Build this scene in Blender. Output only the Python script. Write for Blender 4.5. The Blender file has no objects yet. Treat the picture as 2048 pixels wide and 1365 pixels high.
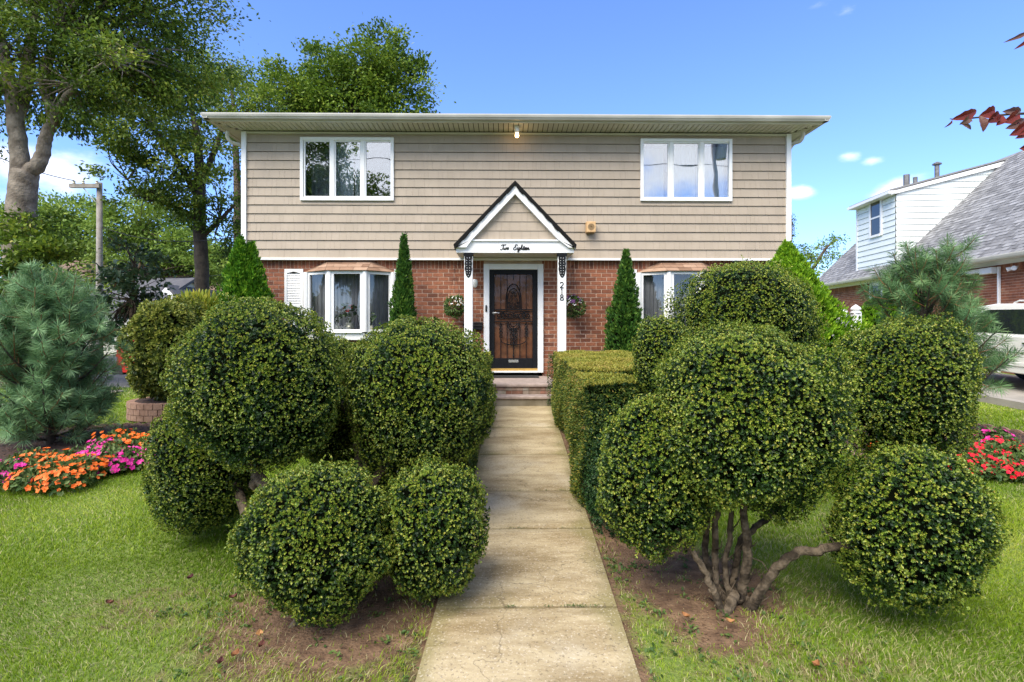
import bpy, math, random
import numpy as np
from mathutils import Vector, Matrix
R = math.radians
rng = np.random.default_rng(7)
random.seed(7)
S = bpy.context.scene
COL = S.collection

# ------------------------------------------------------------------ camera
F = 1050.0; HOR = 655.0; CX = 1024.0; YAW = 0.0125; CAMZ = 1.7
cd = bpy.data.cameras.new('camera'); cam = bpy.data.objects.new('camera', cd); COL.objects.link(cam)
cd.sensor_width = 36; cd.lens = F / 2048 * 36; cd.shift_y = -(682.5 - HOR) / 2048
cd.clip_start = 0.05; cd.clip_end = 3000
cam.location = (0, 0, CAMZ); cam.rotation_euler = (R(90), 0, -YAW)
S.camera = cam
S.render.resolution_x = 1024; S.render.resolution_y = 682

def P(px, py, Y):
    """point seen at photo pixel (px,py) at depth Y"""
    u = (px - CX) / F; v = -(py - HOR) / F
    dx = u * math.cos(YAW) + math.sin(YAW); dy = math.cos(YAW) - u * math.sin(YAW)
    t = Y / dy
    return Vector((dx * t, Y, CAMZ + v * t))

# ------------------------------------------------------------------ light
SUN_EL = R(50); SUN_AZ = R(-145)      # azimuth measured from +Y towards +X : sun behind-left of the viewer
w = bpy.data.worlds.new('World'); S.world = w; w.use_nodes = True
nt = w.node_tree; nt.nodes.clear()
N = nt.nodes.new; Lk = nt.links.new
sky = N('ShaderNodeTexSky'); sky.sky_type = 'NISHITA'; sky.sun_disc = False
sky.sun_elevation = SUN_EL; sky.sun_rotation = SUN_AZ
sky.air_density = 1.0; sky.dust_density = 0.5; sky.ozone_density = 2.5
bg = N('ShaderNodeBackground'); bg.inputs['Strength'].default_value = 0.145
out = N('ShaderNodeOutputWorld')
# clouds: noise puffs kept to a few directions
tc = N('ShaderNodeTexCoord')
mp = N('ShaderNodeMapping'); mp.inputs['Scale'].default_value = (1, 1, 2.2); Lk(tc.outputs['Generated'], mp.inputs['Vector'])
nz = N('ShaderNodeTexNoise'); nz.inputs['Scale'].default_value = 5.5; nz.inputs['Detail'].default_value = 9; nz.inputs['Roughness'].default_value = 0.58
Lk(mp.outputs['Vector'], nz.inputs['Vector'])
puffs = [(100, 350, .15, .36), (20, 320, .13, .34), (250, 330, .12, .2), (30, 470, .22, .2), (400, 500, .2, .2), (1693, 315, .036, .33), (1745, 322, .030, .22), (1603, 385, .050, .42), (1790, 385, .075, .34), (1560, 470, .07, .1), (560, 190, .08, .1), (-500, 300, .4, .3), (2600, 350, .4, .2)]
acc = None
puffs = [((P(a, b, 10) - Vector((0, 0, CAMZ))).normalized(), c, e) for a, b, c, e in puffs]
# unseen broken cloud overhead and behind the viewer, added as neutral fill light
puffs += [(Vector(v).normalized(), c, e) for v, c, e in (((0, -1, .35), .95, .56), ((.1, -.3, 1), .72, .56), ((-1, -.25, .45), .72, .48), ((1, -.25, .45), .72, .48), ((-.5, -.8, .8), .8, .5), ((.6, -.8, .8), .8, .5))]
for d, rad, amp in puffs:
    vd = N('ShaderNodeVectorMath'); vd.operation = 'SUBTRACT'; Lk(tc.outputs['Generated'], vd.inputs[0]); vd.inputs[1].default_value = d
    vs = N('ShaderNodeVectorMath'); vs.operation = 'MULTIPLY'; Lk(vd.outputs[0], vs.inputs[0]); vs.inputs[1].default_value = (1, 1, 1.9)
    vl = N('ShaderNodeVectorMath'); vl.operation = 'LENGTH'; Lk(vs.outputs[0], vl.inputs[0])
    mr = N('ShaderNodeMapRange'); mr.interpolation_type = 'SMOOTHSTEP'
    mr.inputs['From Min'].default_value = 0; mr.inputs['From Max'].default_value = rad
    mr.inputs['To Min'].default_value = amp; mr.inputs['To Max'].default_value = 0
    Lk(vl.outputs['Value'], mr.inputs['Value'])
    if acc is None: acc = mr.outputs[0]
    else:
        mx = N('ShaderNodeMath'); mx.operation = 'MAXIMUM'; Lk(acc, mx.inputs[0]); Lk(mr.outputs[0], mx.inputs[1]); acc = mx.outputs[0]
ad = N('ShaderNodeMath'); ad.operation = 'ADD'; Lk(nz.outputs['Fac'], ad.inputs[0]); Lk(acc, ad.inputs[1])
cr = N('ShaderNodeMapRange'); cr.interpolation_type = 'SMOOTHSTEP'
cr.inputs['From Min'].default_value = .66; cr.inputs['From Max'].default_value = .98; cr.inputs['To Max'].default_value = .9
Lk(ad.outputs[0], cr.inputs['Value'])
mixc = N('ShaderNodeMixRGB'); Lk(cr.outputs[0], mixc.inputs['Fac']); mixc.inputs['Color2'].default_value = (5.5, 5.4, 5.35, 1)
tint = N('ShaderNodeMixRGB'); tint.blend_type = 'MULTIPLY'; tint.inputs['Fac'].default_value = 1; tint.inputs['Color2'].default_value = (.565, .685, .975, 1)
Lk(sky.outputs[0], tint.inputs['Color1']); Lk(tint.outputs[0], mixc.inputs['Color1'])
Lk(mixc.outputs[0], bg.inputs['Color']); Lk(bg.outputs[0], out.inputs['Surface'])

sd = bpy.data.lights.new('sun', 'SUN'); so = bpy.data.objects.new('sun', sd); COL.objects.link(so)
sd.energy = 2.75; sd.angle = R(45); sd.color = (1, .92, .78)
dirv = Vector((math.sin(SUN_AZ) * math.cos(SUN_EL), math.cos(SUN_AZ) * math.cos(SUN_EL), math.sin(SUN_EL)))
so.rotation_euler = dirv.to_track_quat('Z', 'Y').to_euler()

S.view_settings.view_transform = 'Standard'; S.view_settings.look = 'None'; S.view_settings.gamma = 1
S.view_settings.exposure = 1.3
try: S.cycles.max_bounces = 6; S.cycles.transparent_max_bounces = 8
except Exception: pass

# ------------------------------------------------------------------ materials
def _new(name):
    m = bpy.data.materials.new(name); m.use_nodes = True
    return m, m.node_tree, m.node_tree.nodes['Principled BSDF']

def mat(name, col, rough=.6, col2=None, scale=8, detail=6, bump=0, bscale=None, metal=0, vcols=None, spec=.5, dist=.01, contrast=(.35, .65)):
    """procedural surface: noise between col and col2; vcols = colour ramp over the per-face random attribute v"""
    m, t, b = _new(name)
    b.inputs['Roughness'].default_value = rough; b.inputs['Metallic'].default_value = metal
    b.inputs['Specular IOR Level'].default_value = spec
    n = t.nodes; l = t.links.new
    co = n.new('ShaderNodeTexCoord').outputs['Object']
    nzz = n.new('ShaderNodeTexNoise'); nzz.inputs['Scale'].default_value = scale; nzz.inputs['Detail'].default_value = detail; l(co, nzz.inputs['Vector'])
    last = None
    if vcols:
        a = n.new('ShaderNodeAttribute'); a.attribute_name = 'v'
        r = n.new('ShaderNodeValToRGB'); l(a.outputs['Fac'], r.inputs['Fac'])
        e = r.color_ramp.elements
        while len(e) > 1: e.remove(e[-1])
        e[0].position = vcols[0][0]; e[0].color = (*vcols[0][1], 1)
        for p_, c_ in vcols[1:]:
            x = e.new(p_); x.color = (*c_, 1)
        last = r.outputs['Color']
    if col2 is not None or last is None:
        r2 = n.new('ShaderNodeMapRange'); r2.inputs['From Min'].default_value = contrast[0]; r2.inputs['From Max'].default_value = contrast[1]
        l(nzz.outputs['Fac'], r2.inputs['Value'])
        mx = n.new('ShaderNodeMixRGB'); l(r2.outputs[0], mx.inputs['Fac'])
        c2 = col2 if col2 is not None else tuple(min(1, c * .9) for c in col)
        if last is not None:
            mx.blend_type = 'MULTIPLY'; l(last, mx.inputs['Color1']); mx.inputs['Color2'].default_value = (*c2, 1)
        else:
            mx.inputs['Color1'].default_value = (*col, 1); mx.inputs['Color2'].default_value = (*c2, 1)
        last = mx.outputs[0]
    l(last, b.inputs['Base Color'])
    if bump:
        nb = n.new('ShaderNodeTexNoise'); nb.inputs['Scale'].default_value = bscale or scale * 4; nb.inputs['Detail'].default_value = 5; l(co, nb.inputs['Vector'])
        bp = n.new('ShaderNodeBump'); bp.inputs['Strength'].default_value = bump; bp.inputs['Distance'].default_value = dist
        l(nb.outputs['Fac'], bp.inputs['Height']); l(bp.outputs[0], b.inputs['Normal'])
    return m

def leafmat(name, vcols, rough=.45, trans=.25, spec=.4):
    m, t, b = _new(name); n = t.nodes; l = t.links.new
    b.inputs['Roughness'].default_value = rough
    a = n.new('ShaderNodeAttribute'); a.attribute_name = 'v'
    sp = n.new('ShaderNodeMapRange'); sp.inputs['From Min'].default_value = -.5; sp.inputs['From Max'].default_value = 0; sp.inputs['To Max'].default_value = spec * .7; l(a.outputs['Fac'], sp.inputs[0]); l(sp.outputs[0], b.inputs['Specular IOR Level'])
    r = n.new('ShaderNodeValToRGB'); l(a.outputs['Fac'], r.inputs['Fac'])
    e = r.color_ramp.elements
    while len(e) > 1: e.remove(e[-1])
    e[0].position = vcols[0][0]; e[0].color = (*vcols[0][1], 1)
    for p_, c_ in vcols[1:]:
        x = e.new(p_); x.color = (*c_, 1)
    # opaque inner core (v below zero) takes a plain near-black, not the leaf ramp
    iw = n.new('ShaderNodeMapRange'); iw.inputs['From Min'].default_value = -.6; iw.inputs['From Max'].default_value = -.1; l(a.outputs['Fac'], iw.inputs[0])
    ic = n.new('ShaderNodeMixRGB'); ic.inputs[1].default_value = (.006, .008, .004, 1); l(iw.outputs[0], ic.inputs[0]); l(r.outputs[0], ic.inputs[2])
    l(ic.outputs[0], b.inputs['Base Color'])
    tr = n.new('ShaderNodeBsdfTranslucent'); l(ic.outputs[0], tr.inputs['Color'])
    ms = n.new('ShaderNodeMixShader'); ms.inputs[0].default_value = trans
    l(b.outputs[0], ms.inputs[1]); l(tr.outputs[0], ms.inputs[2])
    l(ms.outputs[0], n['Material Output'].inputs['Surface'])
    return m

def glassmat(name, refl=.3, tint=(.8, .85, .88), rough=.01):
    m, t, b = _new(name); n = t.nodes; l = t.links.new
    n.remove(b)
    tr = n.new('ShaderNodeBsdfTransparent'); tr.inputs[0].default_value = (*tint, 1)
    gl = n.new('ShaderNodeBsdfGlossy'); gl.inputs['Roughness'].default_value = rough; gl.inputs[0].default_value = (.95, .97, 1, 1)
    lw = n.new('ShaderNodeLayerWeight'); lw.inputs[0].default_value = .25 if refl > .05 else .08
    mr = n.new('ShaderNodeMapRange'); l(lw.outputs['Fresnel'], mr.inputs[0]); mr.inputs['To Min'].default_value = refl; mr.inputs['To Max'].default_value = 1
    # slightly wavy panes
    co = n.new('ShaderNodeTexCoord').outputs['Object']
    nb = n.new('ShaderNodeTexNoise'); nb.inputs['Scale'].default_value = 1.6; nb.inputs['Detail'].default_value = 1; l(co, nb.inputs['Vector'])
    bp = n.new('ShaderNodeBump'); bp.inputs['Strength'].default_value = .12; bp.inputs['Distance'].default_value = .02; l(nb.outputs['Fac'], bp.inputs['Height']); l(bp.outputs[0], gl.inputs['Normal'])
    ms = n.new('ShaderNodeMixShader'); l(mr.outputs[0], ms.inputs[0]); l(tr.outputs[0], ms.inputs[1]); l(gl.outputs[0], ms.inputs[2])
    l(ms.outputs[0], n['Material Output'].inputs['Surface'])
    return m

def emit(name, col, s):
    m, t, b = _new(name); b.inputs['Emission Color'].default_value = (*col, 1); b.inputs['Emission Strength'].default_value = s
    b.inputs['Base Color'].default_value = (*col, 1)
    return m

MT = dict(
    white=mat('white_vinyl', (.80, .80, .79), .4, (.74, .745, .74), 3, bump=.05, bscale=40),
    cream=mat('cream_aluminium', (.58, .56, .48), .45, (.50, .48, .41), 2, bump=.05, bscale=30),
    gutter=mat('gutter_paint', (.50, .49, .45), .4, (.36, .355, .32), 1.3, detail=9, bump=.05),
    siding=mat('taupe_shingle', (1, 1, 1), .65, (.9, .9, .9), 2.2, vcols=[(0, (.346, .286, .217)), (1, (.374, .309, .238))], bump=.15, bscale=90, dist=.003),
    shadowgap=mat('siding_backing', (.12, .10, .08), .9),
    brick=mat('red_brick', (1, 1, 1), .85, (.62, .62, .66), 14, detail=9, vcols=[(0, (.15, .052, .026)), (.4, (.27, .090, .042)), (.8, (.36, .13, .062)), (1, (.43, .20, .11))], bump=.6, bscale=70, dist=.006, contrast=(.25, .7)),
    mortar=mat('mortar', (.62, .46, .35), .95, (.50, .36, .27), 6, bump=.4, bscale=120),
    roofgrey=mat('grey_asphalt_shingle', (1, 1, 1), .9, (.85, .85, .85), 9, vcols=[(0, (.115, .115, .117)), (.5, (.225, .225, .228)), (1, (.31, .31, .312))], bump=.6, bscale=160, dist=.003),
    roofbrown=mat('brown_asphalt_shingle', (1, 1, 1), .9, (.85, .82, .8), 9, vcols=[(0, (.20, .115, .07)), (.5, (.28, .17, .11)), (1, (.36, .24, .165))], bump=.6, bscale=160, dist=.003),
    roofblack=mat('black_asphalt_shingle', (.008, .008, .008), .95, (.014, .014, .014), 60, bump=.5, bscale=150, spec=.1),
    black=mat('black_iron', (.008, .009, .011), .5, (.012, .013, .015), 20, spec=.12),
    dark=mat('dark_interior', (.02, .021, .024), .9),
    curtain=mat('sheer_curtain', (.78, .80, .80), .9, (.64, .66, .67), 4, bump=.1),
    curtaingrey=mat('grey_curtain', (.48, .48, .49), .9, (.36, .36, .37), 4),
    wood=mat('oak_door', (.34, .13, .05), .45, (.18, .065, .026), 7, detail=9, bump=.1),
    brass=mat('brass', (.70, .45, .13), .35, metal=.6),
    steel=mat('satin_nickel', (.7, .7, .68), .25, metal=.9),
    glass=glassmat('window_glass', .26),
    glassdark=glassmat('bay_glass', .07, (.72, .74, .76)),
    doorglass=glassmat('door_glass', .012, (.7, .72, .74)),
    stone=mat('pink_granite', (.34, .27, .235), .8, (.24, .19, .165), 12, detail=9, bump=.3, bscale=60),
    stepbrick=mat('weathered_step_brick', (1, 1, 1), .9, (.6, .6, .55), 10, vcols=[(0, (.20, .08, .05)), (.4, (.30, .24, .19)), (.7, (.36, .32, .27)), (1, (.28, .13, .09))], bump=.5, bscale=60),
    concrete=mat('path_concrete', (.30, .265, .205), .9, (.15, .125, .08), 1.7, detail=12, bump=.35, bscale=70, vcols=None, dist=.006, contrast=(.36, .68)),
    paleconcrete=mat('pale_concrete', (.33, .30, .26), .9, (.25, .23, .20), 3, bump=.3, bscale=50),
    asphalt=mat('asphalt', (.11, .11, .115), .9, (.08, .08, .082), 5, bump=.4, bscale=90),
    soil=mat('mulch_soil', (.075, .040, .026), .95, (.03, .018, .013), 25, detail=9, bump=.9, bscale=60, dist=.02),
    edging=mat('terracotta_edging', (.27, .17, .12), .9, (.18, .11, .08), 20, bump=.5, bscale=60),
    bark=mat('grey_bark', (.15, .115, .078), .95, (.045, .034, .023), 16, detail=12, bump=1, bscale=40, dist=.02, contrast=(.42, .60), spec=.2),
    barkpale=mat('pale_bark', (.27, .225, .175), .9, (.115, .09, .065), 5, detail=10, bump=.9, bscale=14, dist=.04),
    barkdark=mat('dark_bark', (.075, .06, .045), .95, (.035, .028, .022), 6, detail=9, bump=.9, bscale=20, dist=.03),
    twig=mat('pine_twig', (.23, .12, .045), .9, (.14, .075, .03), 20),
    polewood=mat('weathered_pole_wood', (.34, .31, .28), .9, (.24, .215, .19), 5, detail=8, bump=.5, bscale=30),
    carwhite=mat('white_car_paint', (.68, .67, .62), .18, (.66, .65, .60), 2, spec=.6),
    carred=mat('red_car_paint', (.42, .012, .014), .15, (.40, .011, .013), 2, spec=.6),
    redlens=mat('red_lens', (.55, .012, .02), .1, (.5, .01, .02), 2),
    carglass=mat('car_glass', (.012, .015, .017), .04, (.014, .017, .02), 2, spec=.9),
    rubber=mat('rubber', (.015, .015, .016), .8),
    rim=mat('alloy', (.5, .5, .51), .3, metal=.8),
    chrome=mat('chrome', (.7, .7, .7), .15, metal=1),
    aluside=mat('pale_green_white_siding', (.72, .765, .74), .45, (.68, .73, .705), 2, bump=.08, bscale=20),
    beige=mat('beige_siding', (.50, .44, .36), .7, (.42, .37, .3), 3),
    farwhite=mat('cream_siding', (.62, .60, .55), .7, (.55, .53, .48), 3),
    tanbox=mat('tan_plastic', (.56, .36, .17), .5, (.50, .31, .14), 10),
    tangrille=mat('tan_grille', (.46, .30, .15), .6),
    pot=mat('cream_glazed_pot', (.66, .63, .50), .3),
    basket=mat('coir_basket', (.10, .06, .03), .95, (.05, .03, .02), 30, bump=.8),
    pipe=mat('vent_pipe_metal', (.12, .115, .11), .6, (.2, .2, .2), 10, metal=.4),
    bulb=emit('lit_bulb', (1, .62, .25), 9),
    whiteglass=mat('milky_glass', (.75, .76, .72), .25),
    topi=leafmat('holly_leaf', [(0, (.010, .030, .007)), (.35, (.032, .075, .011)), (.55, (.085, .15, .016)), (.78, (.20, .275, .027)), (.93, (.38, .39, .058)), (1, (.38, .30, .07))], .38, .20, .55),
    yewtop=leafmat('yew_leaf', [(0, (.010, .034, .012)), (.35, (.03, .075, .018)), (.6, (.095, .15, .022)), (.85, (.33, .31, .045)), (1, (.42, .29, .09))], .45, .2),
    yewdark=leafmat('dark_yew_leaf', [(0, (.008, .030, .012)), (.5, (.018, .058, .018)), (.9, (.045, .10, .025)), (1, (.09, .13, .03))], .45, .15),
    arb=leafmat('arborvitae_leaf', [(0, (.02, .08, .006)), (.4, (.065, .19, .010)), (.75, (.16, .32, .018)), (1, (.27, .42, .03))], .5, .25),
    arbbright=leafmat('bright_arborvitae_leaf', [(0, (.05, .14, .006)), (.4, (.14, .30, .012)), (.75, (.27, .46, .02)), (1, (.40, .55, .04))], .5, .3),
    arbdark=leafmat('dark_arborvitae_leaf', [(0, (.014, .045, .010)), (.4, (.036, .105, .014)), (.75, (.085, .18, .022)), (1, (.16, .25, .035))], .5, .2),
    pine=leafmat('white_pine_needle', [(0, (.045, .11, .04)), (.5, (.17, .31, .13)), (.85, (.36, .52, .25)), (1, (.42, .52, .17))], .45, .2),
    pinegreen=leafmat('green_pine_needle', [(0, (.03, .08, .03)), (.5, (.11, .22, .08)), (.85, (.26, .39, .16)), (1, (.32, .42, .13))], .45, .2),
    shrub=leafmat('yellow_green_leaf', [(0, (.03, .055, .012)), (.4, (.10, .14, .022)), (.75, (.24, .27, .04)), (.93, (.38, .36, .08)), (1, (.42, .22, .06))], .4, .25),
    gold=leafmat('golden_variegated_leaf', [(0, (.12, .19, .025)), (.5, (.30, .34, .04)), (1, (.52, .46, .06))], .4, .3),
    maple=leafmat('maple_leaf', [(0, (.026, .058, .008)), (.4, (.078, .135, .014)), (.75, (.18, .26, .026)), (.95, (.34, .40, .05)), (1, (.28, .27, .04))], .45, .32),
    maplelight=leafmat('light_maple_leaf', [(0, (.07, .13, .02)), (.5, (.18, .28, .04)), (1, (.34, .43, .08))], .5, .35),
    maplelight2=leafmat('mid_maple_leaf', [(0, (.035, .075, .010)), (.4, (.09, .16, .016)), (.75, (.19, .28, .028)), (1, (.33, .40, .05))], .45, .35),
    mapledark=leafmat('dark_maple_leaf', [(0, (.022, .05, .018)), (.5, (.055, .10, .036)), (.93, (.07, .11, .05)), (1, (.20, .12, .05))], .4, .2),
    flowerleaf=leafmat('impatiens_leaf', [(0, (.03, .075, .02)), (.5, (.08, .14, .03)), (1, (.20, .26, .08))], .5, .25),
    orange=leafmat('orange_petal', [(0, (.72, .10, .008)), (.6, (.90, .19, .02)), (1, (.95, .33, .09))], .5, .25),
    magenta=leafmat('magenta_petal', [(0, (.55, .01, .22)), (.6, (.80, .025, .34)), (1, (.86, .14, .48))], .5, .25),
    redpetal=leafmat('red_petal', [(0, (.60, .006, .015)), (.55, (.80, .012, .05)), (.8, (.85, .03, .02)), (1, (.82, .02, .16))], .5, .25),
    whitepetal=leafmat('white_petal', [(0, (.75, .75, .72)), (1, (.85, .85, .8))], .5, .25),
    purplepetal=leafmat('purple_petal', [(0, (.06, .02, .09)), (1, (.22, .08, .26))], .5, .25),
    grass=leafmat('grass_blade', [(0, (.07, .14, .006)), (.4, (.145, .25, .010)), (.75, (.27, .38, .018)), (.92, (.40, .46, .06)), (1, (.48, .44, .22))], .5, .3),
    plum=leafmat('plum_leaf', [(0, (.10, .016, .014)), (.5, (.20, .03, .022)), (1, (.16, .09, .075))], .4, .25),
    dryleaf=leafmat('dry_leaf', [(0, (.07, .02, .025)), (.5, (.30, .13, .05)), (1, (.52, .30, .12))], .7, .1),
    litter=leafmat('litter_bits', [(0, (.05, .03, .02)), (.6, (.16, .09, .05)), (1, (.40, .28, .15))], .8, .05),
)
# red anthurium uses red petal; concrete gets greenish wear near its edges through an attribute
def concrete_path():
    m, t, b = _new('stained_path_concrete'); n = t.nodes; l = t.links.new
    b.inputs['Roughness'].default_value = .88
    co = n.new('ShaderNodeTexCoord').outputs['Object']
    def noise(sc, det=8, vec=co, ro=.6):
        x = n.new('ShaderNodeTexNoise'); x.inputs['Scale'].default_value = sc; x.inputs['Detail'].default_value = det; x.inputs['Roughness'].default_value = ro; l(vec, x.inputs['Vector']); return x.outputs['Fac']
    def rng_(s, a, c_, lo=0, hi=1):
        x = n.new('ShaderNodeMapRange'); x.interpolation_type = 'SMOOTHSTEP'; l(s, x.inputs['Value']); x.inputs['From Min'].default_value = a; x.inputs['From Max'].default_value = c_; x.inputs['To Min'].default_value = lo; x.inputs['To Max'].default_value = hi; return x.outputs[0]
    def mix(f, a, c_, mode='MIX'):
        x = n.new('ShaderNodeMixRGB'); x.blend_type = mode; l(f, x.inputs[0])
        for s, i in ((a, 1), (c_, 2)):
            if isinstance(s, tuple): x.inputs[i].default_value = (*s, 1)
            else: l(s, x.inputs[i])
        return x.outputs[0]
    mpn = n.new('ShaderNodeMapping'); mpn.inputs['Scale'].default_value = (.55, 1.6, 1); l(co, mpn.inputs['Vector'])
    base = mix(rng_(noise(2.2, 14, mpn.outputs[0], .72), .36, .66), (.49, .40, .24), (.24, .175, .082))
    base = mix(rng_(noise(1.1, 6), .52, .72, 0, .85), base, (.50, .435, .31))
    a = n.new('ShaderNodeAttribute'); a.attribute_name = 'edge'
    sm = n.new('ShaderNodeMath'); sm.operation = 'MULTIPLY_ADD'; l(noise(3.2, 9), sm.inputs[0]); sm.inputs[1].default_value = 1.3; l(a.outputs['Fac'], sm.inputs[2])
    base = mix(rng_(sm.outputs[0], .85, 1.5, 0, .75), base, (.19, .165, .055))
    base = mix(rng_(noise(75, 5), .56, .66, 0, .5), base, (.66, .58, .46))
    base = mix(rng_(noise(60, 5), .34, .44, .6, 0), base, (.12, .09, .055))
    vo = n.new('ShaderNodeTexVoronoi'); vo.feature = 'DISTANCE_TO_EDGE'; vo.inputs['Scale'].default_value = .9; wv = n.new('ShaderNodeMixRGB'); wv.blend_type = 'ADD'; wv.inputs[0].default_value = .35; l(co, wv.inputs[1]); nz9 = n.new('ShaderNodeTexNoise'); nz9.inputs['Scale'].default_value = 5; nz9.inputs['Detail'].default_value = 8; l(co, nz9.inputs['Vector']); l(nz9.outputs['Color'], wv.inputs[2]); l(wv.outputs[0], vo.inputs['Vector'])
    base = mix(rng_(vo.outputs['Distance'], .0, .006, .55, 0), base, (.10, .075, .04))
    l(base, b.inputs['Base Color'])
    bp = n.new('ShaderNodeBump'); bp.inputs['Strength'].default_value = .5; bp.inputs['Distance'].default_value = .006; l(noise(70, 6), bp.inputs['Height']); l(bp.outputs[0], b.inputs['Normal'])
    return m
MT['path'] = concrete_path()

def ground_mat():
    m, t, b = _new('lawn_ground'); n = t.nodes; l = t.links.new
    b.inputs['Roughness'].default_value = .95
    co = n.new('ShaderNodeTexCoord').outputs['Object']
    def noise(sc, det=8):
        x = n.new('ShaderNodeTexNoise'); x.inputs['Scale'].default_value = sc; x.inputs['Detail'].default_value = det; l(co, x.inputs['Vector']); return x.outputs['Fac']
    r1 = n.new('ShaderNodeMapRange'); l(noise(30), r1.inputs[0]); r1.inputs['From Min'].default_value = .35; r1.inputs['From Max'].default_value = .65
    g1 = n.new('ShaderNodeMixRGB'); l(r1.outputs[0], g1.inputs[0]); g1.inputs[1].default_value = (.10, .16, .02, 1); g1.inputs[2].default_value = (.18, .23, .045, 1)
    r2 = n.new('ShaderNodeMapRange'); l(noise(14, 10), r2.inputs[0]); r2.inputs['From Min'].default_value = .35; r2.inputs['From Max'].default_value = .68
    s1 = n.new('ShaderNodeMixRGB'); l(r2.outputs[0], s1.inputs[0]); s1.inputs[1].default_value = (.105, .058, .030, 1); s1.inputs[2].default_value = (.21, .13, .072, 1)
    a = n.new('ShaderNodeAttribute'); a.attribute_name = 'soil'
    sm = n.new('ShaderNodeMath'); sm.operation = 'ADD'; l(a.outputs['Fac'], sm.inputs[0])
    sc = n.new('ShaderNodeMath'); sc.operation = 'MULTIPLY_ADD'; l(noise(9), sc.inputs[0]); sc.inputs[1].default_value = .8; sc.inputs[2].default_value = -.4; l(sc.outputs[0], sm.inputs[1])
    r3 = n.new('ShaderNodeMapRange'); l(sm.outputs[0], r3.inputs[0]); r3.inputs['From Min'].default_value = .3; r3.inputs['From Max'].default_value = .6
    mx = n.new('ShaderNodeMixRGB'); l(r3.outputs[0], mx.inputs[0]); l(g1.outputs[0], mx.inputs[1]); l(s1.outputs[0], mx.inputs[2])
    l(mx.outputs[0], b.inputs['Base Color'])
    bp = n.new('ShaderNodeBump'); bp.inputs['Strength'].default_value = .8; bp.inputs['Distance'].default_value = .02; l(noise(60), bp.inputs['Height']); l(bp.outputs[0], b.inputs['Normal'])
    return m
MT['ground'] = ground_mat()

# ------------------------------------------------------------------ object helpers
def empty(name, label, cat, loc=(0, 0, 0), rotz=0, group=None):
    o = bpy.data.objects.new(name, None); COL.objects.link(o); o.location = loc; o.rotation_euler = (0, 0, rotz)
    o.empty_display_size = .2
    tag(o, label, cat, group); return o
def tag(o, label=None, cat=None, group=None, kind=None):
    if label: o['label'] = label
    if cat: o['category'] = cat
    if group: o['group'] = group
    if kind: o['kind'] = kind
    return o

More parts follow.
